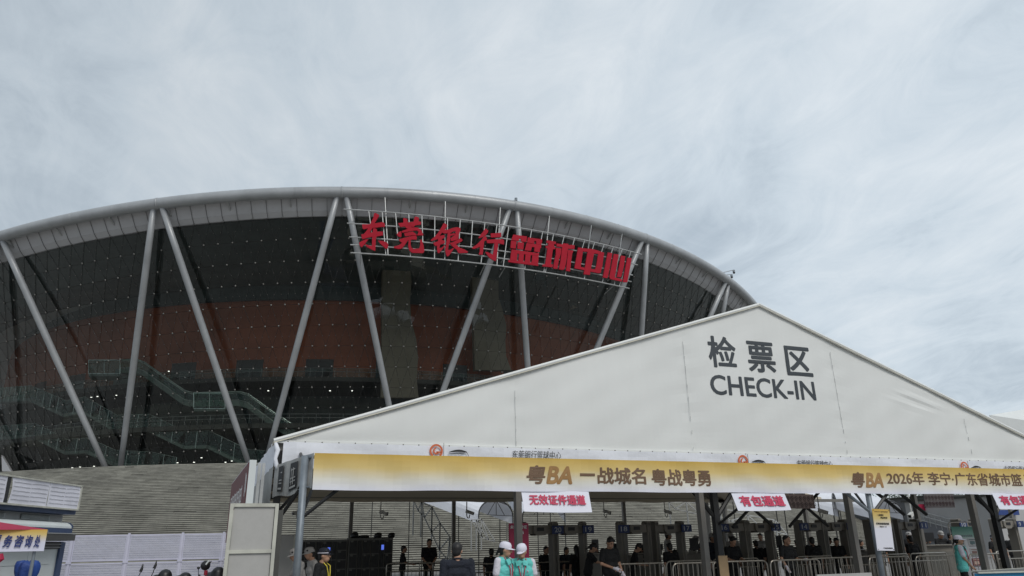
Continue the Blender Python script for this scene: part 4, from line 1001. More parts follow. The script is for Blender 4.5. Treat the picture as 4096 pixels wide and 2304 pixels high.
#@@INTERIOR
# ---------------- arched canopies over the steps behind the tent
def arch(cx_,cy_,w,zb,zp,axis,L_,label,cloth_drop=.45):
    T=thing('arched_canopy',label,'canopy',(cx_,cy_,0),'arched canopies on the steps'); ax=Vector(axis).normalized(); sd_=Vector((ax.y,-ax.x,0)).normalized()
    def P_(a,l,o=0): return Vector((cx_,cy_,0))+sd_*(w/2+o)*math.cos(a)+zz*(zb+(zp-zb+o)*math.sin(a))+ax*l
    n,nl=14,8; m=MB()
    for i in range(n):
        for j in range(nl):
            a0,a1=math.pi*i/n,math.pi*(i+1)/n; m.quad(P_(a0,L_*j/nl),P_(a0,L_*(j+1)/nl),P_(a1,L_*(j+1)/nl),P_(a1,L_*j/nl))
    for sA in(0,math.pi):
        for j in range(nl):
            p,q_=P_(sA,L_*j/nl),P_(sA,L_*(j+1)/nl); m.quad(p,q_,q_-zz*cloth_drop,p-zz*cloth_drop)
    m.build('barrel_cloth',m_valance,T,True)
    for j in range(3):
        l=L_*j/2; m=MB(); m.tube([P_(math.pi*i/12,l,-.05) for i in range(13)],.035,5); m.build('hoop',m_blackst,T)
        for sA in(0,math.pi): 
            p=P_(sA,l,-.05); gz=max(0,(87.5-math.hypot(p.x-AX,p.y-AY))*.489); m=MB(); m.bar((p.x,p.y,min(gz,p.z-.1)),p,.045); m.build('leg',m_blackst,T)
        m=MB(); a_,b_=P_(0,l,-.05),P_(math.pi,l,-.05); m.bar(a_,b_,.035); c_=P_(math.pi/2,l,-.05); m.bar(a_.lerp(b_,.5),c_,.03); m.bar(a_.lerp(b_,.25),c_,.025); m.bar(a_.lerp(b_,.75),c_,.025); m.build('tie_bar',m_blackst,T)
    for f in(.25,.5,.75): m=MB(); m.bar(P_(math.pi*f,0,-.05),P_(math.pi*f,L_,-.05),.03); m.build('long_bar',m_blackst,T)
    return T
c=atY(1985,2050,39); arch(c.x,39,3.4,3.15,4.0,(-.75,1,.42),8,'white barrel canopy on the steps, left of the magenta board')
c=atY(2175,2060,40); arch(c.x,40,2.6,3.2,3.75,(.1,1,.42),6,'white barrel canopy behind the leftmost lane sign')
c=atY(3345,2055,38); arch(c.x,38,3.6,3.4,4.4,(-.9,1,.42),7,'white barrel canopy right of the brown prohibition board')
c=atY(3560,2050,37); arch(c.x,37,3.4,3.1,3.9,(-.3,1,.3),5,'low white barrel canopy behind the pole poster')
# white tubular trusses
def truss(pts,Y,label):
    P_=[atY(x,y,Y) for x,y in pts]; T=thing('steel_truss',label,'truss',P_[0]-zz*P_[0].z,'pale trusses on the steps')
    for i in range(len(P_)-1): m=MB(); m.bar(P_[i],P_[i+1],.05); m.build('diagonal',m_steel2,T)
    for i in range(0,len(P_)-2,2): m=MB(); m.bar(P_[i],P_[i+2],.05); m.build('top_chord',m_steel2,T)
    for i in range(1,len(P_)-2,2): m=MB(); m.bar(P_[i],P_[i+2],.05); m.build('bottom_chord',m_steel2,T)
    for i in range(0,len(P_),2): m=MB(); m.bar(P_[i],P_[i]-zz*min(1.5,P_[i].z),.05); m.build('upright',m_steel2,T)
truss([(1655,2000),(1672,2042),(1686,2008),(1698,2070),(1728,2028),(1726,2130),(1760,2092),(1758,2200),(1800,2148),(1790,2238)],33,'zigzag pale truss descending left of the first barrel canopy')
truss([(1885,2080),(1930,2150),(1905,2080),(1955,2160),(1925,2075),(1980,2165)],37.5,'pale stair railing frames beneath the first barrel canopy')
truss([(2676,2009),(2702,2036),(2745,2006),(2800,2058),(2880,2030),(2920,2085),(2990,2060),(3045,2110),(3100,2080),(3150,2140)],33.5,'long pale truss descending behind gates 17 to 15')
# ---------------- security cameras under the rear beam
def seccam(px,py,Y,label,flip=1):
    c=atY(px,py,Y); T=thing('security_camera',label,'camera',(c.x,Y,c.z),'cameras hanging in the tent')
    m=MB(); m.tube([(c.x-.1*flip,Y,3.2),(c.x-.1*flip,Y,c.z-.12),(c.x-.06*flip,Y,c.z-.2),(c.x,Y,c.z-.2),(c.x+.02*flip,Y,c.z-.08)],.022,6); m.build('bracket',m_camw,T)
    m=MB(); a_=Vector((c.x-.14*flip,Y,c.z+.05)); b_=Vector((c.x+.13*flip,Y-.1,c.z-.05)); m.bar(a_,b_,.12,.11); m.build('housing',m_camw,T)
    m=MB(); d_=(b_-a_).normalized(); m.tube([b_-d_*.0,b_+d_*.03],.05,10); m.build('lens',m_black,T)
    m=MB(); m.bar(a_+zz*.065,b_+d_*.05+zz*.065,.14,.015); m.build('sun_shield',m_camw,T)
for px,py,Y,l,f in((1188,2050,28,'camera hanging left of the galvanised corner pole brace',-1),(1533,2052,28,'pale camera hanging above the right end of the lockers',1),(1877,2050,28,'camera hanging in front of the first barrel canopy',1),(2425,2048,28,'pale camera hanging right of the leftmost lane sign',1),(2668,2048,28,'pale camera hanging above gate 17',1),(3287,2047,22,'camera hanging above gate 14',1),(3640,2060,22,'small camera hanging above gate 11',-1)): seccam(px,py,Y,l,f)
# ---------------- lockers
YK=26.5
def locker(x0p,x1p,ytop,cols_,rows_,label,screen):
    a_,b_=atY(x0p,ytop,YK),atY(x1p,ytop,YK); x0,x1=a_.x,b_.x; zt=(a_.z+b_.z)/2
    T=thing('locker_bank',label,'lockers',((x0+x1)/2,YK,0),'locker banks at the tent rear'); m=MB(); m.box(((x0+x1)/2,YK+.25,zt/2),(x1-x0,.45,zt)); m.build('carcass',m_lockf,T)
    wt=sum(cols_); x=x0+.02; sc=(x1-x0-.04)/wt
    for w in cols_:
        nr=rows_ if w>.7 else rows_//2
        for r_ in range(nr):
            za=.05+(zt-.09)*r_/nr; zb=.05+(zt-.09)*(r_+1)/nr-.035
            m=MB(); m.box((x+w*sc/2,YK+.005,(za+zb)/2),(w*sc-.04,.03,zb-za)); dd=m.build('door',m_lock,T)
            if w>.7: m=MB(); m.box((x+.09,YK-.015,zb-.03),(.09,.02,.05)); m.build('latch',m_lockf,dd)
        x+=w*sc
    s=atY(*screen,YK); m=MB(); m.box((s.x,YK-.03,s.z),(.085,.02,.16)); m.build('lit_screen',m_screen,T)
locker(1180,1392,2158,[1,1,.6,1,.5,1],6,'left black locker bank with small doors behind the officer',(1315,2200))
locker(1396,1573,2152,[1,.6,1,1.05,.6,1],4,'right black locker bank with larger doors and a blue screen',(1530,2189))
def bag(px,py,s,label):
    c=atY(px,py,YK+.2); m=MB(); zt=atY(1500,2153,YK).z
    m.ball((c.x,c.y,zt+s[2]*.45),1,(s[0]/2,s[1]/2,s[2]*.55),14,9); m.ball((c.x+s[0]*.2,c.y,zt+s[2]*.6),1,(s[0]*.3,s[1]*.4,s[2]*.4),12,8); m.ball((c.x-s[0]*.3,c.y,zt+s[2]*.3),1,(s[0]*.25,s[1]*.4,s[2]*.3),12,8)
    o=m.build('bag',m_black); rem(o,.02,2); tag(o,label,'bag','bags on the lockers')
bag(1418,2140,(.28,.3,.22),'dark bag on the left end of the right locker bank'); bag(1455,2150,(.4,.3,.12),'low dark bag second from left on the lockers'); bag(1512,2145,(.28,.3,.20),'square dark bag third on top of the lockers'); bag(1566,2145,(.25,.25,.19),'round dark bag at the right end of the lockers')
# partition board
a_=atY(1108,2141,17); b_=atY(1180,2142,17); m=MB(); m.box(((a_.x+b_.x)/2,17,a_.z/2),(b_.x-a_.x,.05,a_.z)); PB=thing('partition_board','plain pale partition board standing at the left side of the tent','partition',((a_.x+b_.x)/2,17,0)); m.build('panel',m_lgrey,PB)
m=MB(); m.box((b_.x,17,a_.z/2),(.05,.07,a_.z)); m.build('edge_post',m_frame,PB)
# ---------------- walk-through detectors
YM=19.5; ZM_=2.17
def detector():
    T=thing('metal_detector','','metal detector',(0,0,0),'walk-through metal detectors'); w=.86
    for s in(-1,1):
        m=MB(); m.slab((s*w/2-.06,-.16,0),(s*w/2+.06,-.16,0),(s*w/2+.06,.16,0),(s*w/2-.06,.16,0),(0,0,ZM_-.06)); m.tube([(s*w/2,-.16,ZM_-.07),(s*w/2,.16,ZM_-.07)],.065,10); m.build('side_panel',m_det,T)
        m=MB(); m.box((s*w/2,-.17,1.0),(.02,.012,1.7)); m.build('light_strip',m_lockf,T)
    m=MB(); m.slab((-w/2+.07,-.14,ZM_-.32),(w/2-.07,-.14,ZM_-.32),(w/2-.07,.14,ZM_-.32),(-w/2+.07,.14,ZM_-.32),(0,0,.22)); m.build('crossbar',m_det,T)
    m=MB(); m.add([(-.2,-.2,ZM_-.1),(.2,-.2,ZM_-.1),(.2,-.2,ZM_-.28),(.13,-.2,ZM_-.36),(-.13,-.2,ZM_-.36),(-.2,-.2,ZM_-.28)]+[(-.2,.2,ZM_-.1),(.2,.2,ZM_-.1),(.2,.2,ZM_-.28),(.13,.2,ZM_-.36),(-.13,.2,ZM_-.36),(-.2,.2,ZM_-.28)],[(5,4,3,2,1,0),(6,7,8,9,10,11)]+[(i,(i+1)%6,6+(i+1)%6,6+i) for i in range(6)]); h=m.build('control_head',m_det,T)
    m=MB(); m.box((0,-.21,ZM_-.2),(.2,.015,.09)); m.build('display',m_black,h)
    return T
D0=detector()
dets=[(2150,None,'20',1),(2272,None,'19',1),(2531,None,'18',-1),(2666,None,'17',1),(2922,None,'16',-1),(3025,None,'15',1),(3235,None,'14',-1),(3328,None,'13',1),(3510,None,'12',-1),(3619,None,'11',1),(3860,None,'10',-1),(4010,None,'9',1)]
desc={'20':'behind the magenta board','19':'left of the man with white gloves','18':'right of the leftmost lane sign','17':'in front of a white capped guard','16':'left of the brown cardboard strip post','15':'beside the bare armed guard','14':'below the prohibition board','13':'beside the masked visitor','12':'behind the pole poster','11':'left of the big desk monitor','10':'behind the green topped poster','9':'at the right picture edge'}
DC=[D0]+[copy_tree(D0) for _ in dets[1:]]
for i,(px,_,num,side) in enumerate(dets):
    c=atY(px,2090,YM); lab='grey walk-through metal detector gate, numbered %s, %s'%(num,desc[num])
    D=DC[i]; D['label']=lab; D.location=(c.x,YM,0)
    bpy.context.view_layer.update() if False else None
    xs=c.x+side*.47; m=MB(); m.box((xs,YM-.3,ZM_-.22),(.34,.03,.21)); pl=m.build('number_plate',m_detblue,D)
    text(num,'number',mat('pale_number',(.40,.42,.45),.6),pl,(xs-.10,YM-.318,ZM_-.285),(1,0,0),(0,0,1),.2 if len(num)>1 else .1,.13,.01,.003)
# ---------------- crowd barriers
def barrier(w,style):
    T=thing('crowd_barrier','','barrier',(0,0,0),'crowd barriers in the tent'); h=1.1; r_=.12 if style else .08
    pts=[(-w/2,0,.0),(-w/2,0,h-r_)]+[(-w/2+r_-r_*math.cos(a),0,h-r_+r_*math.sin(a)) for a in(R(30),R(60),R(90))]+[(w/2-r_+r_*math.sin(a),0,h-r_+r_*math.cos(a)) for a in(0,R(30),R(60))]+[(w/2,0,h-r_),(w/2,0,0)]
    m=MB(); m.tube(pts,.02,8); m.build('frame',m_stain,T,True)
    zt=h-.02 if style else h-.22
    if not style: m=MB(); m.tube([(-w/2,0,zt),(w/2,0,zt)],.016,6); m.build('rail',m_stain,T); 
    m=MB(); m.tube([(-w/2,0,.2),(w/2,0,.2)],.016,6); m.build('rail',m_stain,T)
    n=int(w/.13)
    for i in range(1,n): x=-w/2+w*i/n; m=MB(); m.tube([(x,0,.2),(x,0,zt)],.009,5); m.build('upright',m_stain,T)
    for s in(-1,1): m=MB(); m.bar((s*(w/2-.1),-.3,.03),(s*(w/2-.1),.3,.03),.05,.03); m.build('foot',m_stain,T)
    return T
BP=[barrier(1.5,0),barrier(1.5,1)]; used=[False,False]
# (x0,x1,Y,rotation,style,label)
for xm,Y,rz_,st,lab in(
 (1640,24.5,0,0,'behind the seated lane left of the dark jacketed man'),(1770,24.0,0,0,'second from left, behind the dark jacketed man'),(1950,20.5,0,0,'between the two teal vests and the lockers'),(2190,20.3,0,0,'ending beside the ponytailed woman'),
 (2548,13.4+3.0,0,1,'nearest, below the white gloved man'),(2573,20.8,0,0,'square topped one below gate 18'),(2760,17.6,R(3),1,'round cornered, left of the cardboard strip'),(2800,15.6,0,1,'low front one crossing the third tent post'),(2945,18.2,0,0,'behind the cardboard strip under gate 16'),(2960,15.8,R(-4),1,'front one right of the cardboard strip'),
 (3180,15.6,0,1,'front one beside the glove of the bare armed guard'),(3250,18.4,0,0,'square topped one between gates 14 and 13'),(3330,16.3,0,1,'below the masked visitor'),(3560,18.0,0,0,'behind the galvanised poster pole'),(3560,15.6,R(4),1,'front one right of the poster pole'),(3720,18.2,0,0,'tall one under the desk monitor'),(3750,15.4,0,1,'low one behind the capped woman'),(3960,15.6,0,1,'right of the green topped poster'),(4060,17.6,0,0,'last one at the right picture edge'),(3450,16.8,0,0,'left of the poster pole behind the post')):
    c=atY(xm,2250,Y); src=BP[st]; full='steel crowd barrier, '+lab
    if not used[st]: used[st]=True; o=src; o.location=(c.x,Y,0); o['label']=full
    else: o=copy_tree(src,(c.x,Y,0),None,full)
    o.rotation_euler=(0,0,rz_)
# ---------------- desks and monitors
def desk(x0,x1,yt,Y,label,mt=m_det):
    a_,b_=atY(x0,yt,Y),atY(x1,yt,Y); z=(a_.z+b_.z)/2; T=thing('inspection_desk',label,'desk',((a_.x+b_.x)/2,Y,0),'inspection desks')
    w=b_.x-a_.x; m=MB(); m.box(((a_.x+b_.x)/2,Y,z-.02),(w+.08,.6,.04)); m.build('desktop',mt,T); m=MB(); m.box(((a_.x+b_.x)/2,Y+.05,(z-.05)/2),(w,.45,z-.06)); m.build('cabinet',mt,T)
    m=MB(); m.box(((a_.x+b_.x)/2,Y-.185,(z-.1)/2),(w*.8,.012,z*.7)); m.build('front_panel',m_lockf,T)
desk(2350,2392,2212,18.6,'pale slant topped desk beside the ponytailed woman'); desk(2727,2790,2205,20.5,'grey desk below the black monitor back'); desk(3380,3480,2198,20.6,'dark desk left of the pole poster'); desk(3680,3800,2178,21,'desk carrying the wide monitor at right'); desk(2500,2560,2212,20.6,'small desk under gate 18'); desk(3170,3260,2195,21,'desk behind the gloved guard')
def monitor(x0,x1,y0,y1,Y,label,tilt=0):
    a_,b_=atY(x0,y0,Y),atY(x1,y1,Y); cx_=(a_.x+b_.x)/2; cz=(a_.z+b_.z)/2; T=thing('monitor',label,'monitor',(cx_,Y,b_.z-.12),'monitors on the desks')
    m=MB(); m.box((cx_,Y,cz),(abs(b_.x-a_.x),.04,a_.z-b_.z)); m.build('screen',m_black,T); m=MB(); m.box((cx_,Y+.03,b_.z-.05),(.05,.03,.16)); m.build('stand',m_dgrey,T); m=MB(); m.box((cx_,Y,b_.z-.12),(.2,.16,.02)); m.build('base',m_dgrey,T)
monitor(2367,2394,2157,2197,18.6,'tall black monitor left of the white gloved man'); monitor(2454,2466,2179,2202,20.5,'small dark monitor just right of the white gloved man'); monitor(2757,2795,2152,2200,20.5,'black monitor seen from behind left of the third post'); monitor(3683,3738,2131,2166,21,'wide black desk monitor beside gate 11'); monitor(2637,2652,2175,2200,21,'small monitor between the legs of gate 17'); monitor(3102,3130,2143,2190,21,'large dark monitor behind the bare armed guard'); monitor(3400,3426,2138,2180,20.6,'dark screen hung by the fourth tent post')
# cardboard strip, boards at the bottom right
a_=atY(2868,2223,14.1); b_=atY(2893,2300,14.1); m=MB(); m.slab((a_.x-.0,14.05,b_.z-.1),(a_.x+.19,14.0,b_.z-.1),(a_.x+.19,14.0,a_.z),(a_.x,14.05,a_.z),(0,.02,0)); m.slab((a_.x+.0,14.04,b_.z-.1),(a_.x+.19,13.99,b_.z-.1),(a_.x+.19,13.85,b_.z-.1),(a_.x,13.9,b_.z-.1),(0,0,.02))
tag(m.build('cardboard_strip',m_card),'folded brown cardboard strip tied to the third tent post','cardboard')
a_=atY(3876,2290,7.5); b_=atY(4096,2282,7.5); T=thing('barrier_board','blue and dark grey barrier board at the bottom right corner','board',(a_.x+1,7.5,0))
m=MB(); m.slab((a_.x,7.4,0),(a_.x+3,6.6,0),(a_.x+3,6.6,a_.z-.01),(a_.x,7.4,a_.z-.01),(0,.03,0)); m.build('blue_face',mat('blue_board_face',(.02,.22,.42),.5),T)
m=MB(); m.slab((a_.x,7.38,a_.z),(a_.x+3,6.58,a_.z),(a_.x+3,7.6,a_.z+.03),(a_.x,7.45,a_.z),(0,0,.015)); m.build('grey_top',m_dgrey,T)
m=MB(); m.bar((a_.x,7.46,a_.z+.01),(a_.x+3,7.62,a_.z+.04),.02,.02); m.bar((a_.x,7.37,a_.z),(a_.x+3,6.57,a_.z),.02,.02); m.build('pale_edge',m_frame,T)
a_=atY(3265,2299,11.5); b_=atY(3484,2297,11.5); m=MB(); m.box(((a_.x+b_.x)/2,11.5,a_.z-.3),(b_.x-a_.x,.04,.6)); T=thing('low_board','low pale board edge at the bottom below gates 14 and 13','board',((a_.x+b_.x)/2,11.5,0)); m.build('panel',m_lgrey,T)
for i in range(2): m=MB(); m.box((a_.x+.2+i*(b_.x-a_.x-.4),11.55,(a_.z-.3)/2),(.05,.05,a_.z-.3)); m.build('leg',m_dgrey,T)
# magenta board with white lettering
a_,b_=atY(2035,2093,16.),atY(2112,2093,16.); T=thing('magenta_board','magenta notice board behind the two teal vested women','sign',((a_.x+b_.x)/2,16,0))
m=MB(); m.box(((a_.x+b_.x)/2,16,a_.z-.45),(b_.x-a_.x,.04,.9)); m.build('board',m_signpink,T)
for x_ in(a_.x-.03,b_.x-.0): m=MB(); m.bar((x_,16.03,0),(x_,16.03,a_.z+.01),.03,.03,up=(0,1,0)); m.build('post',m_frame,T)
w=b_.x-a_.x; text('未带身份证','lettering',m_white,T,(a_.x+.05*w,15.975,a_.z-.12),(1,0,0),(0,0,1),w*.86,.075,.02,.004); text('请扫码','lettering',m_white,T,(a_.x+.24*w,15.975,a_.z-.235),(1,0,0),(0,0,1),w*.5,.075,.02,.004)
# easel poster with green landscape top
q4=[atY(*p_,16.2) for p_ in((3803,2107),(3901,2107),(3940,2292),(3842,2292))]
T=thing('easel_poster','tall poster with green painted top in a steel tube frame at right','poster',((q4[0].x+q4[1].x)/2,16.2,0)); x0,x1=q4[0].x,q4[1].x; zt=q4[0].z
m_gp=gradmat('green_landscape_print',[(0,(.48,.48,.52)),(.62,(.48,.50,.52)),(.72,(.25,.42,.36)),(1,(.09,.26,.21))],'Z',-1.0+.15,zt*0+.0)
m=MB(); m.slab((x0,16.2,.35),(x1,16.2,.35),(x1,16.2,zt),(x0,16.2,zt),(0,.02,0))
sh=m.build('sheet',m_gp,T)
MATS['green_landscape_print'].node_tree.nodes['Map Range'].inputs[1].default_value=.9; MATS['green_landscape_print'].node_tree.nodes['Map Range'].inputs[2].default_value=zt
m=MB(); m.tube([(x0-.04,16.23,0),(x0-.04,16.23,zt+.05),(x0+.02,16.23,zt+.12),(x1-.02,16.23,zt+.12),(x1+.04,16.23,zt+.05),(x1+.04,16.23,0)],.014,6); m.build('tube_frame',m_stain,T)
for r_ in range(3):
    for c_ in range(2):
        u=x0+(x1-x0)*(.27+.46*c_); z_=zt-.42-.27*r_; cc=[(.10,.16,.17),(.20,.12,.11),(.24,.07,.08)][r_]
        m=MB(); m.box((u,16.195,z_),((x1-x0)*.34,.006,.19)); pf=m.build('picture_print',mat('print_base%d'%(r_),(.40,.41,.42) if r_<2 else (.20,.03,.04),.6),T)
        m=MB(); m.box((u,16.19,z_-.02),((x1-x0)*.2,.004,.09)); m.box((u,16.19,z_+.06),((x1-x0)*.26,.004,.02)); m.box((u-.03,16.187,z_-.05),(.03,.004,.06)); m.build('figure_print',mat('print_fig%d'%r_,cc if r_<2 else (.55,.40,.34),.6),pf)
        m=MB(); m.box((u,16.195,z_-.115),((x1-x0)*.3,.004,.012)); m.build('caption_line',m_ink,T)
m=MB()
for k in range(8): m.box((x0+(x1-x0)*(.24+.075*k),16.195,zt-.255),((x1-x0)*.05,.004,.05))
m.build('title_marks',mat('grey_title',(.16,.2,.22),.6),T)
#@@FAR
# ---------------- far right: trees, building, blue fascia, neighbour tent roof
def tree(X,Y,H,W_,label,seed):
    rnd=random.Random(seed); T=thing('tree',label,'tree',(X,Y,0),'trees beyond the tent'); m=MB(); m.tube([(X,Y,0),(X+.1,Y,H*.35),(X-.1,Y,H*.6)],[.22,.16,.08],8)
    for k in range(5): a=rnd.uniform(0,6.28); m.tube([(X,Y,H*.35),(X+math.cos(a)*W_*.25,Y+math.sin(a)*W_*.25,H*.65)],[.08,.03],6)
    m.build('trunk',m_trunk,T); m=MB(); cl=[(X+rnd.uniform(-.36,.36)*W_,Y+rnd.uniform(-.3,.3)*W_,H*rnd.uniform(.42,.95),W_*rnd.uniform(.1,.2)) for _ in range(22)]
    for c in cl:
        for k in range(130):
            v=Vector((rnd.gauss(0,1),rnd.gauss(0,1),rnd.gauss(0,.8))).normalized()*c[3]*rnd.uniform(.55,1.1); p=Vector(c[:3])+v; s=rnd.uniform(.07,.16)*H/7
            a=Vector((rnd.uniform(-1,1),rnd.uniform(-1,1),rnd.uniform(-1,1)))*s; b=Vector((rnd.uniform(-1,1),rnd.uniform(-1,1),rnd.uniform(-1,1)))*s; m.add([p,p+a,p+b],[(0,1,2)])
    m.build('crown',m_leaf,T)
for i,(px,Y,H,W_,l) in enumerate(((3560,84,8.0,7,'leftmost dark tree seen between the poster pole struts'),(3640,82,8.6,8,'second dark tree right of the poster pole'),(3720,80,9.0,8,'third dark tree above the stair parapet'),(3800,80,8.8,8,'dark tree behind the dim prohibition board'),(3480,90,8.2,6,'small dark tree left of the poster pole'))):
    c=atY(px,2020,Y); tree(c.x,Y,H,W_,l,i+3)
def farbox(name,x0,x1,ytop,Y,D_,label,cat,mt,zb=0,wins=None):
    a_,b_=atY(x0,ytop,Y),atY(x1,ytop,Y); T=thing(name,label,cat,((a_.x+b_.x)/2,Y,zb)); z=a_.z; m=MB(); m.box(((a_.x+b_.x)/2,Y+D_/2,(z+zb)/2),(b_.x-a_.x,D_,z-zb)); m.build('wall',mt,T)
    m=MB(); m.box(((a_.x+b_.x)/2,Y+D_/2,z+.1),(b_.x-a_.x+.5,D_+.5,.2)); m.build('roof',m_dgrey,T)
    if wins:
        for i in range(wins): 
            x=a_.x+(b_.x-a_.x)*(i+.5)/wins; m=MB(); m.box((x,Y-.03,z-1.2),((b_.x-a_.x)/wins*.7,.08,.9)); m.build('window',m_win,T)
    return T,a_,b_
farbox('low_building',3740,3990,1985,70,14,'low dark grey building behind the right part of the tent','building',m_bldg,0,6)
farbox('low_building',3960,4260,1985,52,10,'pale building with a blue fascia at the far right','building',m_bldgl,0,0)
a_,b_=atY(3985,2040,51.7),atY(4075,2060,51.7); m=MB(); m.box(((a_.x+b_.x)/2,51.7,(a_.z+b_.z)/2),(b_.x-a_.x,.2,a_.z-b_.z)); tag(m.build('blue_signboard',mat('blue_fascia',(.02,.05,.20),.5)),'plain blue signboard on the pale far right building','signboard')
# ramp with railing
a_,b_=atY(3668,2042,60),atY(3830,2085,56); T=thing('ramp_railing','sloping blue grey ramp railing beyond the tent near the trees','railing',(a_.x,60,0))
for dz in(0,-.45,-.9): m=MB(); m.tube([a_+zz*dz,b_+zz*dz],.05,6); m.build('rail',m_steel2,T)
for i in range(8): p=a_.lerp(b_,i/7); m=MB(); m.bar(p,p-zz*1.3,.05); m.build('post',m_steel2,T)
m=MB(); m.slab(a_-zz*3.2+Vector((0,.2,0)),b_-zz*3.2+Vector((0,.2,0)),b_-zz*.9+Vector((0,.2,0)),a_-zz*.9+Vector((0,.2,0)),(0,.3,0)); m.build('ramp_wall',m_bldg,T)
a_=atY(3700,2038,59.5); m=MB(); m.slab(a_+Vector((-1.3,0,.35)),a_+Vector((.45,0,-.25)),a_+Vector((.45,0,.55)),a_+Vector((-1.3,0,.5)),(0,.1,0)); tag(m.build('red_banner',m_canopy),'small red banner at the top of the ramp railing','banner')
# street lamp style camera pole
c=atY(3897,2062,40); T=thing('camera_pole','white camera mast beyond the tent right of the easel poster','camera pole',(c.x,40,0)); m=MB(); m.tube([(c.x,40,0),(c.x,40,c.z)],.06,8); m.build('mast',m_boothw,T); m=MB(); m.bar((c.x-.25,40,c.z+.05),(c.x+.2,40,c.z+.05),.2,.25); m.build('housing',m_boothw,T)
# neighbouring tent roof at the right
NX,NY=31.,30.
T=thing('neighbour_tent','second white tent roof showing beyond the right slope of the marquee','tent',(42,34,0))
p=[atY(3960,1660,38),atY(4230,1615,38)]
m=MB(); A_=Vector((p[0].x,38,p[0].z)); B_=Vector((p[1].x,38,p[1].z)); m.slab(A_-zz*.0+Vector((0,0,-3.6)),B_+Vector((0,-6,-3.6)),B_,A_,(0,.05,0)); m.build('roof_panel',m_tent,T)
m=MB(); m.bar(A_-zz*1.6+Vector((0,-.2,0)),B_-zz*1.9+Vector((0,-.9,0)),.06,.04); m.bar(A_-zz*1.45+Vector((0,-.2,0)),B_-zz*1.75+Vector((0,-.9,0)),.03,.04); m.build('roof_seam',m_lgrey,T)
for q_ in(A_,B_): m=MB(); m.box((q_.x,q_.y+.2,(q_.z-3)/2),(.2,.2,q_.z-3)); m.build('post',m_alu,T)
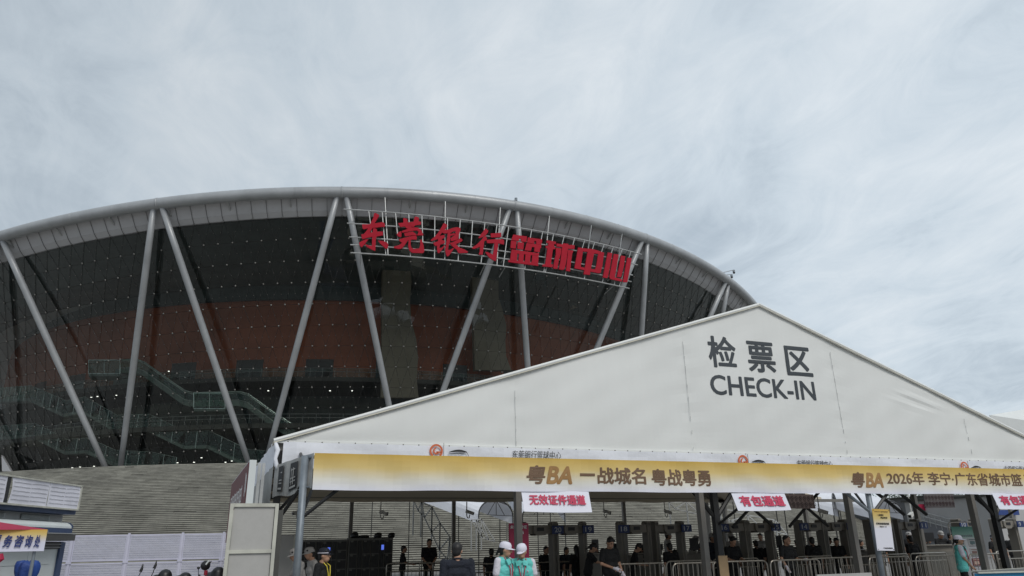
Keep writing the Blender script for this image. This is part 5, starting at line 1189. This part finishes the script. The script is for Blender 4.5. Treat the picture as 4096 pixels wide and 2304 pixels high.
#@@PEOPLE
def rotz(a): return Matrix.Rotation(a,3,'Z')
def person(px,py,Y,face,label,top='black',hat=None,hair='short',arms=None,lean=0,headdown=0,headturn=0,near=False,vest=False,lany=None,gloves=False,h=None,trous=None,build_=1.,drop=0,badge=False):
    c=atY(px,py,Y); H=h or max(1.45,min(c.z-(.015 if hat else 0),1.95)); z0=c.z-H-(.015 if hat else 0)
    if abs(z0)<.35: H+=z0; z0=0
    sc=H/1.70; Rm=rotz(face); org=Vector((c.x,Y,z0))
    T=thing('person',label,'person',org,'people at the check-in')
    def W_(p):
        p=Vector(p)
        # lean forward (towards -Y local) above the hips
        if p.z>.95 and lean: d=p.z-.95; p=Vector((p.x,p.y-math.sin(lean)*d,.95+math.cos(lean)*d))
        return org+Rm@(p*sc)
    b=build_; sh=[Vector((-.185*b,0,1.40)),Vector((.185*b,0,1.40))]
    hips=[Vector((-.09,0,.92)),Vector((.09,0,.92))]; kn_=[Vector((-.10,-.02,.50)),Vector((.10,-.02,.50))]; an=[Vector((-.11,.02,.09)),Vector((.11,.02,.09))]
    if arms is None: arms=[((-.24,.02,1.12),(-.25,-.05,.86)),((.24,.02,1.12),(.25,-.05,.86))]
    hd=Vector((0,-.02-.07*math.sin(headdown)-.02,1.575)); Rh=Matrix.Rotation(headturn,3,'Z')@Matrix.Rotation(headdown,3,'X')
    def Hd(v): return hd+Rh@Vector(v)
    n=12; m=MB()
    m.caps(W_((0,.01,1.38)),W_((0,-.01,1.50)),.062*sc,.056*sc,n)
    RW=(Rm@Rh).to_3x3()
    m.ball(W_(hd+Vector((0,0,.02))),.1*sc,(.82,.98,1.12),14,10,RW); m.ball(W_(Hd((0,-.03,-.05))),.07*sc,(.85,.95,.95),12,8,RW)
    m.caps(W_(Hd((0,-.095,.02))),W_(Hd((0,-.112,-.015))),.012*sc,.018*sc,8)
    for s in(-1,1): m.ball(W_(Hd((s*.082,.005,-.005))),.028*sc,(.4,.8,1.1),8,6,RW)
    m.caps(W_(Hd((-.025,-.088,-.055))),W_(Hd((.025,-.088,-.055))),.011*sc,.011*sc,6)
    m.caps(W_((-.13,0,1.36)),W_((.13,0,1.36)),.062*sc,.062*sc,n); m.caps(W_((0,-.015,1.25)),W_((0,-.01,1.0)),.09*sc,.085*sc,n)
    for i in(0,1):
        s=-1 if i==0 else 1; el,ha=Vector(arms[i][0]),Vector(arms[i][1])
        m.caps(W_(sh[i]),W_(el),.048*sc,.04*sc,n); m.caps(W_(el),W_(ha),.038*sc,.027*sc,n)
        hdv=(ha-el).normalized(); pc=ha+hdv*.05; side=hdv.cross(Vector((0,-1,0)) if abs(hdv.y)<.8 else zz).normalized()
        m.caps(W_(ha),W_(pc+hdv*.02),.028*sc,.032*sc,8)
        for k in range(4):
            o_=side*(-.03+.02*k); L_=(.065,.075,.07,.055)[k]; cu=Vector((0,-.014,-.012)); p0=pc+o_+hdv*.02; p1=p0+hdv*L_*.55+cu*.5; p2=p1+hdv*L_*.4+cu
            m.caps(W_(p0),W_(p1),.0095*sc,.009*sc,6); m.caps(W_(p1),W_(p2),.009*sc,.008*sc,6)
        th=ha+hdv*.03+side*(-.03*s); m.caps(W_(th),W_(th+hdv*.04+side*(-.03*s)),.012*sc,.0095*sc,6)
        m.caps(W_(hips[i]),W_(kn_[i]),.07*sc,.05*sc,n); m.caps(W_(kn_[i]),W_(an[i]),.05*sc,.035*sc,n)
    vx=(.010 if near else .017)
    bd=m.build('body',m_skin,T); rem(bd,vx*sc,2)
    # eyes and brows
    if near:
        m=MB()
        for s in(-1,1): m.ball(W_(Hd((s*.033,-.090,.018))),.009*sc,(1.5,.6,.7),8,5,RW); m.caps(W_(Hd((s*.018,-.098,.038))),W_(Hd((s*.05,-.092,.040))),.005*sc,.004*sc,5)
        m.build('eyes_and_brows',m_hair,bd)
    tm={'black':m_blackc,'navy':m_navyc,'white':m_whitec,'grey':m_greyc}[top]
    m=MB()
    def torso(m,e,zb=.86):
        m.caps(W_((-.125*b,0,1.37)),W_((.125*b,0,1.37)),(.078+e)*sc,(.078+e)*sc,n); m.caps(W_((-.07*b,-.015,1.24)),W_((.07*b,-.015,1.24)),(.112+e)*sc,(.112+e)*sc,n)
        m.caps(W_((-.06*b,-.01,1.08)),W_((.06*b,-.01,1.08)),(.11+e)*sc,(.11+e)*sc,n); m.caps(W_((-.08*b,0,zb+.08)),W_((.08*b,0,zb+.08)),(.115+e)*sc,(.115+e)*sc,n)
        m.caps(W_((-.1*b,0,1.2)),W_((-.09*b,0,.96)),(.09+e)*sc,(.1+e)*sc,n); m.caps(W_((.1*b,0,1.2)),W_((.09*b,0,.96)),(.09+e)*sc,(.1+e)*sc,n)
    torso(m,.008)
    for i in(0,1):
        el=Vector(arms[i][0]); m.caps(W_(sh[i]),W_(sh[i].lerp(el,.72)),.066*sc,.064*sc,n)
    st=m.build('shirt',tm,T); rem(st,vx*sc,3)
    m=MB(); m.tube([W_(Vector((.075*math.cos(a),-.005+.068*math.sin(a),1.445-.02*math.sin(a)*-1))) for a in [2*math.pi*k/14 for k in range(14)]],.014*sc,6,closed=True); m.build('collar',tm if not vest else m_blackc,st)
    if vest:
        m=MB(); torso(m,.024,.80); rem(m.build('vest',m_teal,T),vx*sc,2)
        m=MB()
        for s in(-1,1): m.slab(W_((s*.03,-.145,1.44)),W_((s*.12,-.12,1.42)),W_((s*.10,-.155,1.33)),W_((s*.02,-.165,1.36)),Rm@Vector((0,-.012,0)))
        m.build('vest_collar',m_teal,T)
        m=MB(); m.slab(W_((-.004,-.158,.9)),W_((.004,-.158,.9)),W_((.004,-.158,1.36)),W_((-.004,-.158,1.36)),Rm@Vector((0,-.006,0))); m.build('zip',m_whitec,T)
        if badge: m=MB(); m.ball(W_((.10,-.150,1.24)),.018*sc,(1,.3,1.3),8,5,RW); m.build('chest_badge',m_whitec,T)
    if lany:
        m=MB(); e=.165 if vest else .15
        for s in(-1,1): m.tube([W_((s*.07,-.06,1.455)),W_((s*.085,-.13,1.40)),W_((s*.05,-e,1.28)),W_((s*.015,-e-.005,1.1))],.009*sc,5)
        m.build('lanyard',lany,T); m=MB(); m.slab(W_((-.04,-e-.01,.98)),W_((.04,-e-.01,.98)),W_((.04,-e-.01,1.09)),W_((-.04,-e-.01,1.09)),Rm@Vector((0,-.006,0))); m.build('card_holder',m_white,T)
    m=MB()
    for i in(0,1):
        m.caps(W_(hips[i]),W_(kn_[i]),.088*sc,.066*sc,n); m.caps(W_(kn_[i]),W_(an[i]+Vector((0,0,.02))),.064*sc,.052*sc,n)
    m.caps(W_((-.06,0,.94)),W_((.06,0,.94)),.112*sc,.112*sc,n); rem(m.build('trousers',trous or m_blackc,T),.02*sc,2)
    m=MB()
    for i in(0,1): m.caps(W_(an[i]+Vector((0,.03,-.05))),W_(an[i]+Vector((0,-.13,-.055))),.042*sc,.034*sc,n)
    m.build('shoes',m_black,T,True)
    if gloves:
        for i in(0,1):
            m=MB(); el,ha=Vector(arms[i][0]),Vector(arms[i][1]); hv=(ha-el).normalized(); m.caps(W_(ha+hv*.0),W_(ha+hv*.09),.034*sc,.042*sc,10)
            side=hv.cross(Vector((0,-1,0)) if abs(hv.y)<.8 else zz).normalized()
            for k in range(4): q_=ha+hv*.10+side*(-.033+.022*k); m.caps(W_(q_),W_(q_+hv*.06+Vector((0,-.012,-.01))),.012*sc,.010*sc,6)
            q_=ha+hv*.04+side*(.03 if i else -.03); m.caps(W_(q_),W_(q_+hv*.04+side*(.03 if i else -.03)),.013*sc,.011*sc,6)
            m.build('glove',m_whitec,T,True)
    # hair
    m=MB()
    if hair!='none':
        m.ball(W_(Hd((0,.018,.045))),.1*sc,(.90,1.0,1.02),14,9,RW); m.ball(W_(Hd((0,.05,-.005))),.085*sc,(.9,.75,1.1),12,8,RW)
        if hair=='short':
            for k in range(7): a=-.9+.3*k; m.ball(W_(Hd((.075*math.sin(a),-.045,.085))),.03*sc,(1,1,.9),8,6,RW)
        if hair=='pony': m.caps(W_(Hd((0,.10,.03))),W_(Hd((.02,.16,-.10))),.035*sc,.018*sc,8)
        if hair=='long': m.caps(W_(Hd((0,.05,.0))),W_(Hd((0,.075,-.22))),.09*sc,.075*sc,10)
        ho=m.build('hair',m_hair,T); rem(ho,.012*sc,1)
    if hat:
        hm={'white':m_cap,'dark':m_navyc,'grey':m_greyc}[hat]; m=MB(); K_=16; prof=[(1.07,.035),(1.08,.06),(1.03,.095),(.84,.128),(.5,.145),(.02,.15)]
        vs=[W_(Hd((.095*a_*math.cos(2*math.pi*k/K_)*.95,.105*a_*math.sin(2*math.pi*k/K_)+.012,z))) for a_,z in prof for k in range(K_)]
        fs=[(i*K_+k,i*K_+(k+1)%K_,(i+1)*K_+(k+1)%K_,(i+1)*K_+k) for i in range(len(prof)-1) for k in range(K_)]; m.add(vs,fs); cp_=m.build('cap',hm,T,True)
        m=MB(); L_=10; vs=[]
        for j in range(4):
            for i in range(L_+1):
                a_=math.pi+math.pi*i/L_; r_=1+.0*j; x_=.095*math.cos(a_); y_=.105*math.sin(a_)*(1+.85*j/3*abs(math.sin(a_)))+.012; vs.append(W_(Hd((x_*(1-.08*j/3),y_,.045-.012*j/3-.015*abs(math.cos(a_))*j/3))))
        m.add(vs,[(j*(L_+1)+i,j*(L_+1)+i+1,(j+1)*(L_+1)+i+1,(j+1)*(L_+1)+i) for j in range(3) for i in range(L_)]); m.build('brim',hm,cp_,True)
        if hat=='dark': m=MB(); m.tube([W_(Hd((.105*math.cos(a),.115*math.sin(a)+.012,.052))) for a in [math.pi*(.25+1.1*k/12) for k in range(13)]],.008*sc,5); m.build('reflective_band',m_whitec,cp_)
    return T
cross=[((-.22,-.04,1.12),(-.06,-.20,.92)),((.22,-.04,1.12),(.04,-.21,.92))]
desk_=[((-.22,-.1,1.12),(-.16,-.34,1.08)),((.22,-.1,1.12),(.16,-.34,1.08))]
hold=[((-.25,-.02,1.12),(-.05,-.24,1.02)),((.25,.0,1.12),(.24,-.14,.92))]
F=R
# near
person(1292,2192,13.7,F(62),'officer in black uniform and dark cap with yellow lanyard','black','dark','short',None,near=True,lany=m_yell)
person(1211,2192,15.5,F(-75),'person in a grey cap and pale shirt just left of the corner pole','grey','grey','short',desk_,.15,.3)
person(1262,2188,16.2,F(-80),'person in a grey cap between the pole and the officer','grey','grey','short',None,.1,.2)
person(1612,2183,26,F(75),'slim silhouetted person in profile at the right end of the lockers','black',None,'short',desk_,0,0)
person(1717,2157,26,F(0),'standing guard in black with hands clasped behind the barrier','black',None,'short',cross)
person(1830,2172,11.5,F(175),'large man in a dark navy jacket seen from behind','navy',None,'short',None,near=True,build_=1.2,headturn=F(-20))
person(2012,2168,12.3,F(40),'woman in teal vest and white cap facing right, left of the pair','white','white','pony',None,0,.15,near=True,vest=True,lany=m_lany,badge=True,headturn=F(25))
person(2086,2176,12.4,F(-20),'woman in teal vest and white cap with lowered head, right of the pair','white','white','none',None,0,.35,near=True,vest=True,lany=m_lany,badge=True,headturn=F(-20))
person(3824,2141,14.6,F(50),'woman in teal vest and white cap with clasped hands beside the easel poster','white','white','pony',cross,0,0,near=True,vest=True,lany=m_lany)
person(2434,2150,16.4,F(5),'man in black polo and white gloves looking down at his hands','black',None,'short',hold,0,.45,near=True,gloves=True)
person(3139,2143,16.4,F(12),'smiling man in black polo and white gloves behind the front barrier','black',None,'short',[((-.28,-.02,1.14),(-.26,-.12,.95)),((.24,-.1,1.1),(.22,-.32,1.10))],0,0,near=True,gloves=True,build_=1.1)
person(2918,2147,17.6,F(0),'young man in black shirt behind the cardboard strip','black',None,'short',desk_,.12,.3)
# middle distance
person(2345,2171,18.0,F(70),'woman in black with ponytail reaching to the slant desk','black',None,'pony',[((-.2,-.2,1.2),(-.14,-.5,1.22)),((.2,-.2,1.2),(.14,-.5,1.2))],.2,.4)
person(2306,2182,19.8,F(180),'dark haired person behind the ponytailed woman','black',None,'long',None)
person(2182,2186,20.5,F(10),'person in black right of the magenta board','black',None,'short',None); person(2225,2188,21.2,F(-30),'person in navy below the crossbar of gate 19','navy',None,'short',None); person(1965,2195,21,F(150),'person in black left of the magenta board','black',None,'short',None)
person(2522,2172,19.0,F(60),'person in black bending to the right at gate 18','black',None,'short',desk_,.25,.5)
person(2607,2180,21.5,F(150),'person with tied hair between gates 18 and 17','black',None,'pony',None)
person(2679,2173,18.8,F(180),'person in black with back turned below gate 17','black',None,'short',None,build_=1.1)
person(2667,2126,25,F(75),'guard in white cap and pale shirt standing seen through gate 17','grey','grey','short',None)
person(2754,2141,23,F(65),'guard in white cap and pale shirt leaning to a black monitor','grey','grey','short',desk_,.25,.2)
person(2845,2132,20.5,F(20),'person in dark clothes and white cap just right of the third tent post','navy','grey','short',None)
person(2922,2132,22.5,F(150),'guard in white cap and pale shirt turned away behind gate 16','grey','grey','short',None)
person(3023,2162,21,F(170),'short haired person in black with an apron between gates 16 and 15','black',None,'short',None)
person(3041,2134,26,F(-60),'person in grey far behind gate 15','grey',None,'short',None)
person(3075,2160,19.8,F(180),'long haired woman in black by the right leg of gate 15','black',None,'long',None)
person(3246,2149,18.9,F(160),'visitor in black passing under gate 14','black',None,'short',None)
person(3297,2148,19.9,F(60),'visitor in black in profile between gates 14 and 13','black',None,'short',None,.1,.2)
person(3341,2152,19.6,F(-30),'visitor in black near the right leg of gate 13','black',None,'short',None,0,.3)
person(3478,2158,21.4,F(50),'person bending at the dark desk left of the poster','black',None,'short',desk_,.4,.4)
person(3640,2143,18.6,F(180),'person in black with back turned at gate 11','black',None,'short',None,build_=1.1)
person(3630,2128,24,F(0),'capped person standing far behind gate 11','black','grey','short',None)
person(3752,2124,22.2,F(-15),'seated looking capped person in dark clothes right of the wide monitor','black','grey','short',desk_,.1,.2)
person(3795,2132,22,F(30),'person in dark clothes just left of the easel poster','black',None,'short',None)
person(3966,2140,22,F(0),'person in a dark cap behind the right posts','black','dark','short',None); person(4040,2135,21,F(-40),'person in dark clothes beside gate 9','black',None,'short',None)
for px,py,Y,fc,l,ar in((2566,2178,22.5,150,'dark figure between the legs of gate 18 and the ponytailed girl',None),(2716,2168,22,-40,'dark figure partly hidden by the right leg of gate 17',None),(2790,2172,21.8,60,'dark figure leaning over the grey desk behind the monitor',desk_),(2965,2158,22.8,10,'dark figure between the touching legs of gates 16 and 15',None),(3188,2160,21.5,170,'dark figure behind the left leg of gate 14',None),(3210,2152,23.4,0,'dark figure deep in the tent below the brown board',None),(3395,2150,22.4,-60,'dark figure by the fourth tent post',desk_),(3437,2160,22.6,60,'dark figure just right of the fourth tent post',None),(3560,2150,22,-20,'dark figure right of the pole poster',None),(3700,2150,23,30,'dark figure behind the wide desk monitor',desk_),(3905,2150,23,0,'dark figure behind the fifth tent post',None),(2390,2178,22.6,-60,'dark figure behind the tall monitor',desk_),(2262,2190,23,30,'dark figure seen through gate 19',None),(2460,2176,23,90,'dark figure right behind the white gloved man',None)):
    person(px,py,Y,F(fc),l,'black' if px%3 else 'navy',None,'short',ar,.1 if ar else 0,.2 if ar else 0)
finish_remesh(); finish_texts()
